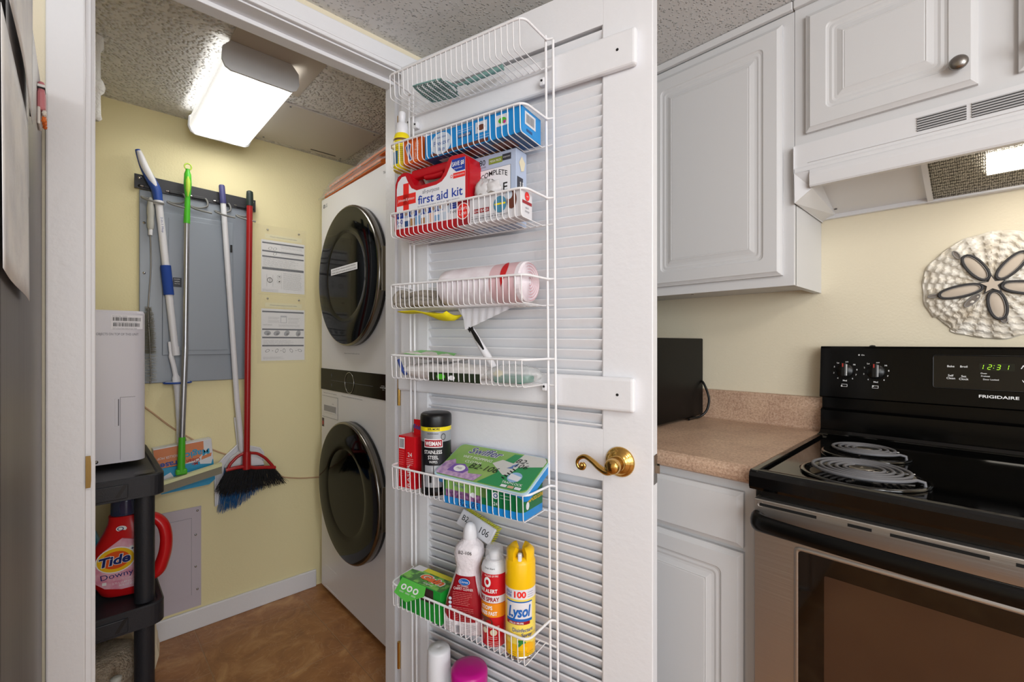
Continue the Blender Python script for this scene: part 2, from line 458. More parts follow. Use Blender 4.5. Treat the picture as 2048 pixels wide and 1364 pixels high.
# ================================================================== helpers that place things in a frame of their own
def put(frame, name, label, cat, a, off, z, group=None, rot=0):
    """frame 'a': closet back wall (a = world y, off = distance from the wall);
       'd': open door (a = u, off = n); 'k': world axes (a = x, off = y)"""
    if frame == 'a': t = thing(name, label, cat, (AX + off, a, z), 90, group); M = Matrix.Translation((-a, off, -z))
    elif frame == 'd': t = thing(name, label, cat, on_door(a, off, z), DA + rot, group); M = Matrix.Translation((-a, off, -z))
    else: t = thing(name, label, cat, (a, off, z), 0, group); M = Matrix.Translation((-a, -off, -z))
    def nb():
        b = MB(); b.M = M; return b
    return t, nb

# ------------------------------------------------------------------ closet light
DIFF = bpy.data.materials.new('prismatic_diffuser'); DIFF.use_nodes = True
_nt = DIFF.node_tree; _b = _nt.nodes['Principled BSDF']
_b.inputs['Base Color'].default_value = lin('#f6f6f6'); _b.inputs['Roughness'].default_value = 0.3
_tc = _nt.nodes.new('ShaderNodeTexCoord'); _sx = _nt.nodes.new('ShaderNodeSeparateXYZ'); _nt.links.new(_tc.outputs['Object'], _sx.inputs[0])
_acc = None
for yy in (-0.052, 0.052):
    a = _nt.nodes.new('ShaderNodeMath'); a.operation = 'SUBTRACT'; a.inputs[1].default_value = yy; _nt.links.new(_sx.outputs['Y'], a.inputs[0])
    p = _nt.nodes.new('ShaderNodeMath'); p.operation = 'POWER'; p.inputs[1].default_value = 2; _nt.links.new(a.outputs[0], p.inputs[0])
    q = _nt.nodes.new('ShaderNodeMath'); q.operation = 'MULTIPLY'; q.inputs[1].default_value = -1 / (2 * 0.020 ** 2); _nt.links.new(p.outputs[0], q.inputs[0])
    e = _nt.nodes.new('ShaderNodeMath'); e.operation = 'EXPONENT'; _nt.links.new(q.outputs[0], e.inputs[0])
    if _acc is None: _acc = e
    else:
        s_ = _nt.nodes.new('ShaderNodeMath'); s_.operation = 'ADD'; _nt.links.new(_acc.outputs[0], s_.inputs[0]); _nt.links.new(e.outputs[0], s_.inputs[1]); _acc = s_
m_ = _nt.nodes.new('ShaderNodeMath'); m_.operation = 'MULTIPLY_ADD'; m_.inputs[1].default_value = 11.5; m_.inputs[2].default_value = 0.30
_nt.links.new(_acc.outputs[0], m_.inputs[0]); _nt.links.new(m_.outputs[0], _b.inputs['Emission Strength'])
_b.inputs['Emission Color'].default_value = (1, 0.985, 0.95, 1)
_v = _nt.nodes.new('ShaderNodeTexVoronoi'); _v.inputs['Scale'].default_value = 260; _nt.links.new(_tc.outputs['Object'], _v.inputs['Vector'])
_bp = _nt.nodes.new('ShaderNodeBump'); _bp.inputs['Distance'].default_value = .002; _nt.links.new(_v.outputs['Distance'], _bp.inputs['Height']); _nt.links.new(_bp.outputs[0], _b.inputs['Normal'])

t = thing('ceiling_light', 'long white fluorescent closet light with ribbed glowing cover and grey end caps', 'ceiling light', (-1.9, 0.425, CZ - .001))
FIXW = mat('fixture_enamel', '#c9c9ca', .45)
MB().box(-.295, .295, -.085, .085, -.045, 0, FIXW, .003).build('housing', t)
prof = [(-.105, -.03), (-.1065, -.062), (-.100, -.080), (-.085, -.089), (.085, -.089), (.100, -.080), (.1065, -.062), (.105, -.03)]
d = MB()
d.add([(x, y, z) for x in (-.292, .292) for y, z in prof], [(i, i + 1, i + 9, i + 8) for i in range(7)], DIFF, False)
d.build('diffuser', t)
cap = [(-.088, -.003), (-.11, -.028), (-.112, -.066), (-.103, -.086), (-.088, -.094), (.088, -.094), (.103, -.086), (.112, -.066), (.11, -.028), (.088, -.003)]
for x0, x1 in ((.292, .300), (-.300, -.292)):
    MB().prism(cap, x0, x1, FIXW, plane='yz').build('end_cap', t)

# pipe stub by the left end of the closet
t = thing('ceiling_pipe', 'short white painted pipe with lumpy fitting hanging from the closet ceiling', 'pipe', (-1.87, 0.036, 1.875))
p = MB(); PIPEW = mat('rough_white_paint', '#e6e5e0', .7, bump=(160, .004, 'noise'))
p.lathe([(.009, 0), (.016, .008), (.0135, .02), (.0125, .08), (.021, .09), (.024, .105), (.020, .12), (.013, .13), (.0125, .21), (.02, .225), (.02, .254)], PIPEW, seg=16)
p.build('pipe_body', t)

# ------------------------------------------------------------------ electrical panel
PANEL = mat('grey_panel_enamel', '#8e96a0', .33, spec=.6)
t, nb = put('a', 'electrical_panel', 'blue-grey metal breaker panel on the yellow wall behind the hanging mops', 'electrical panel', 0.366, 0.0005, 1.04)
nb().box(0.171, 0.560, -.016, -.0005, 1.04, 1.801, PANEL, .003).build('cover', t)
b = nb()
b.box(0.242, 0.490, -.0215, -.0155, 1.15, 1.725, PANEL, .006)
b.box(0.262, 0.470, -.0235, -.0212, 1.17, 1.705, PANEL, .0015)
b.build('door', t)
nb().box(0.478, 0.486, -.024, -.0212, 1.595, 1.628, BLACK, .001).build('latch', t); nb().box(.478, .486, -.024, -.0212, 1.24, 1.262, BLACK, .001).build('latch', t)
for i, (yy, zz) in enumerate(((.186, 1.672), (.186, 1.475), (.186, 1.17), (.545, 1.672), (.545, 1.17))):
    nb().lathe([(.0055, 0), (.0045, -.003), (0, -.0035)], CHROME, (yy, -.0158, zz), 10, axis='y').build('screw', t)
b = nb().box(.276, .305, -.0245, -.0236, 1.428, 1.466, mat('dark_sticker', '#3b3e45', .5))
b.text('DANGER', .29, 1.458, .0035, WINK, -.0247); b.text('HIGH', .29, 1.448, .005, WINK, -.0247); b.text('VOLTAGE', .29, 1.440, .003, WINK, -.0247)
b.build('sticker', t, label='small dark warning sticker')

# lower access hatch
HATP = mat('hatch_grey_white', '#c8bfc8', .5)
t, nb = put('a', 'wall_access_panel', 'pale grey access panel screwed low on the closet wall above the baseboard', 'access panel', 0.30, 0.0005, 0.10)
b = nb().box(0.135, 0.3755, -.005, -.0003, 0.092, 0.512, HATP, .002); b.build('frame', t)
b = nb().box(0.16, 0.341, -.0075, -.0045, 0.148, 0.468, HATP, .0012)
for q in ((.16, .342, -.0052, -.0048, .4675, .4687), (.3408, .342, -.0052, -.0048, .146, .469)): b.box(*q, GREYINK)
b.build('door', t)
for yy, zz in ((.362, .495), (.356, .395), (.356, .262), (.362, .165)):
    nb().lathe([(.005, 0), (.004, -.0025), (0, -.003)], CHROME, (yy, -.0048, zz), 10, axis='y').build('screw', t)

# ------------------------------------------------------------------ posters in clear sleeves
SLEEVE = mat('clear_sleeve', '#f8f4dc', .1, alpha=.07)
def poster(z0, ys, label, kind):
    t, nb = put('a', 'instruction_sheet', label, 'notice', 0.70, 0.0008, z0, 'instruction sheets in clear sleeves')
    P = nb().box(.606, .797, -.0012, -.0006, z0 + .004, z0 + .245, PAPER)
    P.box(.622, .785, -.0012, -.0006, z0 + .252, z0 + .273, mat('cream_strip', '#efe9c4', .6))
    P.text('Check information on both sides.', .703, z0 + .260, .0055, GREYINK, -.0016, w=.12)
    BAR = mat('slate_bar', '#5b6070', .6); y = -.0017
    def bar(a, h=.007): P.box(.610, .793, -.0016, -.0012, z0 + a, z0 + a + h, BAR)
    for a in ys: bar(a)
    if kind:
        bar(.108, .011)
        P.text('Display product information, precautions and functions of use', .70, z0 + .2355, .004, WINK, -.0018, w=.16)
        for a in (.222, .200): P.lines(.69, z0 + a, .10, 3, .0045, GREYINK, y)
        P.lines(.69, z0 + .192, .10, 3, .0045, GREYINK, y, seed=5); P.lines(.614, z0 + .160, .16, 9, .0048, GREYINK, y, seed=9)
        P.lines(.70, z0 + .098, .085, 17, .0048, GREYINK, y, seed=2, ragged=.1); P.lines(.612, z0 + .016, .07, 3, .004, GREYINK, y)
        P.ellipse(.642, z0 + .060, .0115, .0125, INK, y, ri=.78); P.box(.6415, .6435, y, y + .0001, z0 + .048, z0 + .072, INK)
        for c, d in ((.664, .207), (.664, .184), (.644, .208)): P.ellipse(c, z0 + d, .009, .006, GREYINK, y, ri=.8, rot=30)
        P.ellipse(.682, z0 + .078, .009, .009, GREYINK, y, ri=.9); P.ellipse(.682, z0 + .056, .009, .009, GREYINK, y, ri=.9); P.ellipse(.683, z0 + .056, .004, .003, INK, y, rot=40); P.ellipse(.683, z0 + .079, .004, .002, INK, y)
        for q in ((.629, .6297, .03, .085), (.655, .6557, .03, .085), (.692, .6925, .02, .1)): P.box(q[0], q[1], y, y + .0001, z0 + q[2], z0 + q[3], GREYINK)
    else:
        P.text('Dial and button operations, settings and cautions of use', .70, z0 + .2355, .004, WINK, -.0018, w=.16)
        P.box(.688, .716, y, y + .0001, z0 + .180, z0 + .215, mat('diagram_grey', '#c2c3cc', .6)); P.box(.691, .713, y - .0002, y, z0 + .183, z0 + .207, PAPER)
        for a, c in ((.206, .635), (.190, .635), (.204, .722), (.188, .722)): P.lines(c, z0 + a, .055, 3, .0042, GREYINK, y, seed=int(a * 999))
        P.lines(.614, z0 + .172, .04, 2, .005, INK, y); P.lines(.68, z0 + .172, .10, 3, .0045, GREYINK, y)
        for i, c in enumerate((.632, .672, .716, .768)):
            P.ellipse(c, z0 + .132, .015, .011, mat('diagram_mid', '#a7a9b3', .6), y, rot=25 * i); P.ellipse(c + .003, z0 + .128, .007, .005, GREYINK, y - .0002, rot=40)
        P.lines(.614, z0 + .097, .15, 6, .0046, GREYINK, y, seed=6); P.lines(.614, z0 + .02, .09, 3, .004, GREYINK, y, seed=8)
        for c in (.632, .672, .704, .736, .775): P.ellipse(c, z0 + .050, .010, .006, GREYINK, y, ri=.75, rot=c * 900)
        for c in (.651, .688, .755): P.box(c, c + .005, y, y + .0001, z0 + .049, z0 + .051, INK)
    P.build('printed_sheet', t)
    nb().box(.588, .803, -.0034, -.0024, z0 - .008, z0 + .312, SLEEVE, .0004).build('clear_sleeve', t)
    for yy in (.632, .770): nb().lathe([(.0045, 0), (.0045, -.002), (.002, -.004), (0, -.0045)], CHROME, (yy, -.0035, z0 + .292), 10, axis='y').build('pin', t)
poster(1.432, (.228, .207 - .017, .165), 'upper of two printed instruction sheets in clear sleeves beside the dryer', 1)
poster(1.114, (.228, .146, .108, .070), 'lower of two printed instruction sheets in clear sleeves beside the dryer', 0)

# thin tan cable on the closet wall
t, nb = put('a', 'wall_cable', 'thin tan cable sagging along the yellow closet wall behind the mops', 'cable', 0.06, 0.004, 0.5)
b = nb(); b.tube(spline([(-.12, -.004, 1.14), (.10, -.004, 1.02), (.19, -.004, .945), (.286, -.004, .845), (.42, -.004, .740), (.50, -.004, .695), (.60, -.004, .625), (.68, -.004, .575), (.78, -.004, .545), (.90, -.004, .53)], 5), .0032, mat('tan_cable', '#c39f7d', .55), 6)
b.build('cable_run', t)

# ------------------------------------------------------------------ mop rack
t, nb = put('a', 'tool_rack', 'black metal wall rail with five grey wire hooks holding mops and brooms', 'tool rack', 0.366, 0.016, 1.80)
RAIL = mat('black_rail', '#2a2a2e', .45)
b = nb(); b.add([(a, y, z) for y in (-.016, -.024) for a, z in ((.156, 1.803), (.577, 1.79), (.577, 1.842), (.156, 1.857))],
  [(4, 5, 6, 7), (3, 2, 1, 0), (0, 1, 5, 4), (2, 3, 7, 6), (1, 2, 6, 5), (3, 0, 4, 7)], RAIL)
b.build('rail', t)
HOOKG = mat('grey_coated_wire', '#82827f', .5)
for a in (.172, .565):
    for z in (1.845, 1.812): nb().lathe([(.006, 0), (.004, -.002), (0, -.002)], CHROME if z > 1.83 else BLACK, (a, -.0242, z - (a - .156) * .03), 10, axis='y').build('screw', t)
for i, a in enumerate((.205, .285, .362, .446, .524)):
    z = 1.812 - i * .0025
    h = nb(); h.box(a - .022, a + .022, -.032, -.024, z - .006, z + .006, RAIL, .002)
    h.box(a - .032, a - .020, -.030, -.0245, z - .002, z + .003, CHROME, .001); h.box(a + .018, a + .028, -.030, -.0245, z - .004, z + .002, CHROME, .001)
    x = a + (.033 if i != 2 else .036)
    P = [(a + .024, -.03, z), (a + .030, -.034, z - .012), (a + .030, -.036, z - .03)]
    P += [(a + .012, -.035, z - .042), (a - .012, -.038, z - .046), (a - .027, -.048, z - .046), (a - .029, -.064, z - .054), (a - .016, -.080, z - .063), (a + .008, -.090, z - .069), (a + .036, -.094, z - .072)]
    h.tube(spline(P, 5), .0038, HOOKG, 7)
    h.build('hook', t)

# ------------------------------------------------------------------ the things hung on the rack
MWH = mat('white_plastic', '#e6e6ea', .35); MBLU = mat('mop_blue', '#2b4fa0', .4); FOAMB = mat('blue_foam', '#23489b', .8)
def tube_part(nb, name, t, P, r, m, seg=14, k=0, flat=1.0, label=None):
    b = nb(); P = spline(P, k) if k else P; b.tube(P, r, m, seg, flat=flat); return b.build(name, t, label=label)
# spray mop with curved grip
t, nb = put('a', 'spray_mop', 'white mop with curved blue and white grip and blue foam sleeve', 'mop', 0.27, 0.03, 0.80)
O = -.045
G = spline([(.163, O - .012, 1.940), (.171, O - .012, 1.915), (.185, O - .008, 1.875), (.205, O - .002, 1.835), (.221, O, 1.802), (.226, O, 1.770), (.228, O, 1.755)], 5)
n = len(G); b = nb(); b.tube(G, [.008 + .009 * math.sin(min(1, i / n * 1.25) * 2.2) for i in range(n)], MBLU, 14)
b.build('grip', t, label='curved blue grip')
g2 = [p + Vector((.001, -.008, .001)) for p in G[2:-7]]
b = nb(); b.tube(g2, [.005 + .008 * math.sin(math.pi * min(1, (i + 2) / len(g2))) for i in range(len(g2))], MWH, 12); b.build('grip_pad', t, label='white pad of the grip')
b = nb(); b.tube([(.228, O, 1.760), (.2285, O, 1.745)], .0165, MWH, 14); b.tube([(.2285, O, 1.755), (.281, O, 1.172)], .0125, MWH, 14)
b.text('2-in-1 Mop', .2355, 1.665, .0065, mat('navy_ink', '#27408a', .5), O - .0135, rot=-86, w=.06); b.build('tube', t)
tube_part(nb, 'foam_sleeve', t, [(.2502, O, 1.508), (.2606, O, 1.392)], .0175, FOAMB)
b = nb(); b.tube([(.281, O, 1.185), (.284, O, 1.15)], .014, MWH, 12)
b.tube(spline([(.262, O, 1.205), (.266, O, 1.16), (.276, O, 1.11), (.284, O, 1.06), (.287, O, 1.035)], 4), [.005] * 5 + [.009] * 7 + [.014] * 5, MWH, 10, flat=.6)
b.tube([(.287, O, 1.04), (.289, O, .98), (.296, O, .88), (.298, O, .80)], [.014, .010, .012, .013], MWH, 12)
b.tube([(.303, O, .83), (.312, O + .01, .80)], .008, GREYINK, 8)
b.build('neck', t)
b = nb(); b.lathe([(.040, -.004), (.047, 0), (.040, .004)], MWH, (.289, O, 1.040), 28, sy=.7)
b.lathe([(.0455, -.0035), (.0485, -.001), (.0485, .002), (.0455, .004)], MBLU, (.289, O, 1.040), 28, sy=.7, cap=False); b.build('splash_disc', t)

# its carton, hung upside down on the mop head
ORG = mat('carton_orange', '#d98558', .4); CBL = mat('carton_blue', '#2f9bc9', .35); CWH = mat('carton_white', '#dfe1e8', .35)
t = thing('mop_refill_box', 'orange and blue cleaning pad carton hanging upside down behind the green mop', 'carton', (AX + .028, .314, .70), 90, ry=0)
t.rotation_euler = (0, R(-4.5), R(90))
b = MB(); b.box(-.097, .097, -.024, .024, -.078, .092, CWH, .0015)
b.quad((-.0965, -.0243, -.078), (.0965, -.0243, -.078), (.0965, -.0243, .005), (-.0965, -.0243, .012), CBL)
b.quad((-.0965, -.0243, .012), (.0, -.0243, .006), (.0, -.0243, .088), (-.0965, -.0243, .088), ORG)
b.prism([(0, .01), (.045, .02), (.066, .04), (.068, .088), (0, .088)], -.0244, -.0242, ORG)
b.text('Magic', .045, .052, .025, CBL, -.0247, w=.082, flip=True, bold=.03); b.text('Eraser', -.052, .030, .022, MBLU, -.0247, w=.085, flip=True, bold=.03)
b.text('Mr.', .030, .008, .013, mat('carton_red', '#b1342c', .4), -.0249, flip=True, bold=.02); b.text('Clean', .028, .024, .016, mat('carton_red'), -.0249, w=.046, flip=True, bold=.02)
b.text('ROLLER MOP', -.055, .055, .010, CWH, -.0247, w=.065, flip=True)
b.prism([(.05, -.004), (.088, -.012), (.095, .01), (.09, .03), (.06, .02), (.048, .01)], -.0249, -.0245, CWH)
b.prism([(.055, .012), (.09, .02), (.093, .034), (.058, .026)], -.0252, -.025, ORG)
b.prism([(-.09, -.03), (-.05, -.012), (-.04, -.035), (-.085, -.06)], -.0249, -.0245, CWH)
b.build('carton', t); b = MB()
b.prism([(-.085, -.092), (.075, -.098), (.097, -.082), (.097, -.079), (-.095, -.079)], -.022, .020, CBL); b.build('flap', t)

# squeegee mop, green and silver
t, nb = put('a', 'flat_mop', 'silver and green pole mop with a long pale yellow flat head', 'mop', 0.30, 0.05, 0.64)
O = -.090; GRN = mat('lime_green', '#4fbb2c', .35); YG = mat('yellow_green', '#b6d64a', .35); SILV = mat('silver_tube', '#b4b6bb', .28, metal=.85)
b = nb(); b.tube([Vector((.317 + .0115 * math.cos(a), O, 1.906 + .0125 * math.sin(a))) for a in [2 * math.pi * k / 20 for k in range(20)]], .0025, YG, 8, closed=True)
b.lathe([(.006, 0), (.0105, .02), (.0135, .06), (.012, .10), (.007, .115), (.0075, .121)], GRN, (.316, O, 1.775), 16, a0=0); b.build('grip', t)
b = nb(); b.lathe([(.002, 0), (.008, .03), (.0085, .06), (.002, .095)], YG, (.316, O - .0075, 1.785), 12); b.build('grip_pad', t, label='yellow-green pad of the grip')
tube_part(nb, 'green_sleeve', t, [(.3155, O, 1.78), (.313, O, 1.678)], [.0095, .0115], GRN)
b = nb(); b.tube([(.313, O, 1.68), (.3085, O, 1.19)], .0098, SILV, 14); b.tube([(.3085, O, 1.19), (.297, O, .82)], .0108, SILV, 14); b.build('tube', t)
b = nb(); b.tube([(.2975, O, .826), (.2945, O, .69)], [.0115, .0135], GRN, 14)
b.box(.276, .314, O - .012, O + .012, .678, .70, GRN, .005); b.build('socket', t)
PYEL = mat('pale_yellow_rubber', '#e4e6b4', .5); KHK = mat('khaki_pad', '#8b8674', .7)
for nm, zz0, zz1, m, yo in (('head', -.030, 0, KHK, .010), ('head_edge', 0, .013, PYEL, .012)):
    b = nb(); z0, z1 = .653, .699
    b.add([(a, O + y, z + dz) for a, z in ((.19, z0 - .012), (.432, z1 - .012)) for y, dz in ((-yo, zz0), (yo, zz0), (yo, zz1), (-yo, zz1))],
      [(0, 3, 2, 1), (4, 5, 6, 7), (0, 1, 5, 4), (3, 7, 6, 2), (0, 4, 7, 3), (1, 2, 6, 5)], m)
    b.build(nm, t)

# bristles
def bristles(nb, top, bot, n, depth, m, r=.0007, seed=1, jit=.012):
    rr = random.Random(seed); b = nb(); (a0, z0), (a1, z1) = top; B = bot
    for i in range(n):
        f = (i + rr.random()) / n; a = a0 + (a1 - a0) * f; z = z0 + (z1 - z0) * f
        g = f * (len(B) - 1); k = min(int(g), len(B) - 2); g -= k
        ea = B[k][0] * (1 - g) + B[k + 1][0] * g + rr.uniform(-jit, jit); ez = B[k][1] * (1 - g) + B[k + 1][1] * g + rr.uniform(-jit, jit) * .8
        o = -depth[0] + rr.uniform(-depth[1], depth[1]); oe = o + rr.uniform(-depth[1], depth[1]) * .8
        mid = ((a + ea) / 2 + rr.uniform(-.006, .006), (o + oe) / 2, (z + ez) / 2)
        b.tube([(a, o, z), mid, (ea, oe, ez)], [r * 1.5, r * 1.4, r * .7], m, 3, cap=False)
    return b
# white angle broom behind
t, nb = put('a', 'angle_broom', 'white pole broom with purple grip and blue slanted bristles', 'broom', 0.50, 0.035, 0.47)
O = -.040; BBR = mat('blue_bristle', '#1f6fb0', .5)
tube_part(nb, 'grip', t, [(.441, O - .008, 1.873), (.4415, O - .008, 1.868), (.447, O - .008, 1.795)], [.009, .0115, .0125], mat('purple_grip', '#4a4a7d', .5))
tube_part(nb, 'tube', t, [(.4465, O - .008, 1.80), (.500, O, .95), (.520, O, .72)], .0108, MWH)
b = nb(); b.prism([(.455, .665), (.475, .70), (.515, .728), (.545, .725), (.600, .672), (.608, .650)], O - .004, O + .016, MWH); b.build('head', t)
bristles(nb, ((.455, .660), (.608, .650)), ((.434, .476), (.505, .486), (.600, .545)), 260, (-O - .006, .013), BBR, seed=4, jit=.008).build('bristles', t)
# dustpan clipped behind
t, nb = put('a', 'dustpan', 'white plastic dustpan held upright behind the two brooms', 'dustpan', 0.51, 0.006, 0.51)
poly = [(.426, .500), (.424, .62), (.432, .676), (.462, .708), (.498, .740), (.512, .756), (.560, .735), (.596, .722), (.611, .70), (.612, .66), (.600, .58), (.53, .53)]
b = nb(); b.prism(poly, -.012, -.007, MWH); b.tube([(a, -.014, z) for a, z in poly[:10]], .0042, MWH, 8)
b.build('pan', t); b = nb(); b.tube(spline([(.512, -.012, .745), (.508, -.016, .79), (.503, -.016, .84), (.500, -.018, .873)], 4), .0075, MWH, 10, flat=.6); b.build('handle', t)
# red broom in front
t, nb = put('a', 'red_broom', 'red broom with black bristles and open triangular head', 'broom', 0.54, 0.06, 0.56)
O = -.088; RED = mat('broom_red', '#a81e20', .28, spec=.6); BKB = mat('black_bristle', '#1c1c1e', .6)
b = nb(); b.lathe([(.0135, 0), (.0145, .01), (.0135, .05), (.0125, .062), (.006, .066)], mat('green_black_grip', '#26332f', .5), (.538, O, 1.795), 14); b.build('grip', t)
tube_part(nb, 'tube', t, [(.538, O, 1.80), (.531, O, 1.2), (.526, O, .66)], .0122, RED)
b = nb(); b.tube([(.5265, O, .73), (.5262, O, .715), (.526, O, .655)], [.0155, .0165, .0175], RED, 14)
b.tube(smooth_path([(.455, O, .664), (.462, O, .685), (.488, O, .712), (.506, O, .722), (.5265, O, .725), (.568, O, .716), (.600, O, .690), (.628, O, .652), (.635, O, .637)], .012), .0062, RED, 8, flat=1.0)
b.tube(spline([(.448, O, .664), (.49, O, .668), (.526, O, .666), (.555, O, .655), (.59, O, .650), (.640, O, .640)], 5), [.008] * 26, RED, 8, flat=1.5)
b.build('head', t)
bristles(nb, ((.450, .664), (.638, .637)), ((.414, .585), (.44, .56), (.50, .555), (.56, .560), (.62, .562), (.683, .566)), 620, (-O, .011), BKB, seed=8).build('bristles', t)
# bottle brush
t, nb = put('a', 'bottle_brush', 'long bottle brush with pale grey handle and bristly grey tail', 'brush', 0.20, 0.03, 1.04)
O = -.040; GRYH = mat('warm_grey_plastic', '#b9b9b2', .45)
b = nb(); b.lathe([(.0085, 0), (.011, .01), (.012, .03), (.0105, .045), (.012, .06), (.012, .085), (.008, .115), (.003, .125)], GRYH, (.204, O, 1.645), 14)
b.build('handle', t); b = nb(); b.tube([(.204, O, 1.65), (.203, O, 1.622)], .007, MWH, 10); b.tube(spline([(.203, O, 1.625), (.205, O, 1.5), (.198, O, 1.36), (.197, O, 1.30), (.205, O, 1.10), (.203, O, 1.04)], 5), .0022, NICKEL, 6); b.build('wire', t)
b = nb(); rr = random.Random(5); BRG = mat('grey_bristle', '#8f8b7c', .8)
for i in range(1500):
    z = 1.34 - .295 * (i / 1500); rad = .012 if z > 1.32 else (.016 + .006 * math.sin((1.34 - z) * 9)); a = i * 2.4
    if z < 1.16 and (i // 30) % 2: continue
    cx = .197 + (1.34 - z) * .025; b.tube([(cx, O, z), (cx + rad * math.cos(a) * rr.uniform(.8, 1.1), O + rad * math.sin(a), z + rr.uniform(-.004, .004))], [.0005, .0004], BRG if z > 1.16 else GRYH, 3, cap=False)
b.build('bristles', t)

# ------------------------------------------------------------------ black resin shelf
RES = mat('black_resin', '#25262c', .45, bump=(400, .0006, 'noise'))
t = thing('storage_shelf', 'black plastic shelving unit with round posts under the white dehumidifier', 'shelf', (-1.965, -.14, 0))
def tier(zt):
    b = MB(); x0, x1, y0, y1 = -.28, .273, -.33, .327
    def rect(x0, x1, y0, y1, r, z, n=6):
        out = []
        for cx, cy, a in ((x1 - r, y1 - r, 0), (x0 + r, y1 - r, 90), (x0 + r, y0 + r, 180), (x1 - r, y0 + r, 270)):
            for k in range(n + 1): q = R(a + 90 * k / n); out.append((cx + r * math.cos(q), cy + r * math.sin(q), z))
        return out
    rings = [rect(x0, x1, y0, y1, .035, zt - .062), rect(x0, x1, y0, y1, .035, zt - .004), rect(x0 + .004, x1 - .004, y0 + .004, y1 - .004, .031, zt),
             rect(x0 + .014, x1 - .014, y0 + .014, y1 - .014, .03, zt - .002), rect(x0 + .018, x1 - .018, y0 + .018, y1 - .018, .03, zt - .006)]
    n = len(rings[0]); vs = [p for r_ in rings for p in r_]
    fs = [(i * n + k, i * n + (k + 1) % n, (i + 1) * n + (k + 1) % n, (i + 1) * n + k) for i in range(4) for k in range(n)]
    b.add(vs, fs, RES, False); b.add(rings[-1], [tuple(range(n))], RES)
    b.add(rect(x0 + .004, x1 - .004, y0 + .004, y1 - .004, .031, zt - .05), [tuple(range(n))[::-1]], RES)
    # recessed front beam with slanted gussets by the posts
    b.box(x1 - .002, x1 + .004, y0 + .10, y1 - .085, zt - .056, zt - .016, RES, .002)
    b.add([(x1 + .0045, y1 - .095, zt - .016), (x1 + .0045, y1 - .085, zt - .016), (x1 + .0045, y1 - .105, zt - .05), (x1 + .0045, y1 - .115, zt - .05)], [(0, 1, 2, 3)], BLACK)
    for cx in (x0 + .05, x1 - .045):
        for cy in (y0 + .05, y1 - .045): b.lathe([(.024, .0008), (.0245, .0012)], BLACK, (cx, cy, zt), 20) if cx > 0 or 1 else 0
    return b
for zt in (.815, .435, .06): tier(zt).build('tier', t)
for cx in (-.23, .228):
    for cy in (-.28, .282):
        for z0, z1 in ((.06, .375), (.435, .755)): MB().lathe([(.0245, 0), (.0245, z1 - z0)], RES, (cx, cy, z0), 20).build('post', t)

# ------------------------------------------------------------------ dehumidifier
DEH = mat('dehumidifier_white', '#dcdae4', .32)
t = thing('dehumidifier', 'tall white dehumidifier with barcode sticker on top of the black shelf', 'dehumidifier', (-2.02, -.02, .8155))
def rrect(x0, x1, y0, y1, r, n=5):
    out = []
    for cx, cy, a in ((x1 - r, y1 - r, 0), (x0 + r, y1 - r, 90), (x0 + r, y0 + r, 180), (x1 - r, y0 + r, 270)):
        for k in range(n + 1): q = R(a + 90 * k / n); out.append((cx + r * math.cos(q), cy + r * math.sin(q)))
    return out
b = MB(); pr = rrect(-.12, .15, -.17, .176, .03)
n = len(pr)
for za, zb in ((.012, .478),):
    inner = [((x - .015) * .975 + .015, y * .98) for x, y in pr]
    vs = [(x, y, za) for x, y in pr] + [(x, y, zb) for x, y in pr] + [(x, y, zb + .008) for x, y in inner]
    b.add(vs, [(i, (i + 1) % n, n + (i + 1) % n, n + i) for i in range(n)], DEH, True)
    b.add(vs, [(n + i, n + (i + 1) % n, 2 * n + (i + 1) % n, 2 * n + i) for i in range(n)] + [tuple(range(2 * n, 3 * n)), tuple(range(n))[::-1]], DEH)
b.build('body', t)
GAP = mat('shadow_gap', '#6b6a72', .6)
b = MB(); b.box(.1495, .1503, .1135, .1145, .02, .215, GAP); b.box(.1495, .1503, .1135, .150, .2145, .2155, GAP); b.build('tank_seam', t)
b = MB(); b.box(.1492, .1512, .101, .111, .125, .212, DEH, .002); b.box(.1505, .1515, .1085, .111, .127, .21, GAP); b.build('tank_grip', t)
MB().box(.1492, .1502, .046, .0468, .012, .478, GAP).build('side_seam', t)
b = MB(); M0 = Matrix.Rotation(R(90), 4, 'Z'); b.M = M0
b.box(.0915, .168, -.1512, -.1506, .428, .472, mat('sticker_white', '#e9e7ee', .4))
b.bars(.095, .4535, .068, .011, INK, -.1515, 40, 3); b.bars(.097, .436, .064, .011, INK, -.1515, 40, 5)
b.text('Model No.: D025', .113, .4665, .003, GREYINK, -.1515, w=.034); b.lines(.098, .4485, .06, 1, .002, GREYINK, -.1515); b.lines(.096, .431, .062, 2, .003, GREYINK, -.1515)
b.build('sticker', t)
b = MB(); b.M = M0; b.text('G', .040, .4085, .0075, GREYINK, -.1512); b.text('OBJECTS ON TOP OF THIS UNIT', .108, .4085, .0075, mat('grey_print', '#77767f', .5), -.1514, w=.100); b.build('lettering', t)
MB().lathe([(.0055, 0), (.0045, .003), (0, .003)], NICKEL, (.150, .058, .022), 12, axis='x').build('screw', t)
for y in (-.12, .12): MB().lathe([(.012, 0), (.012, .013)], BLACK, (.10, y, -.0), 12).build('foot', t)

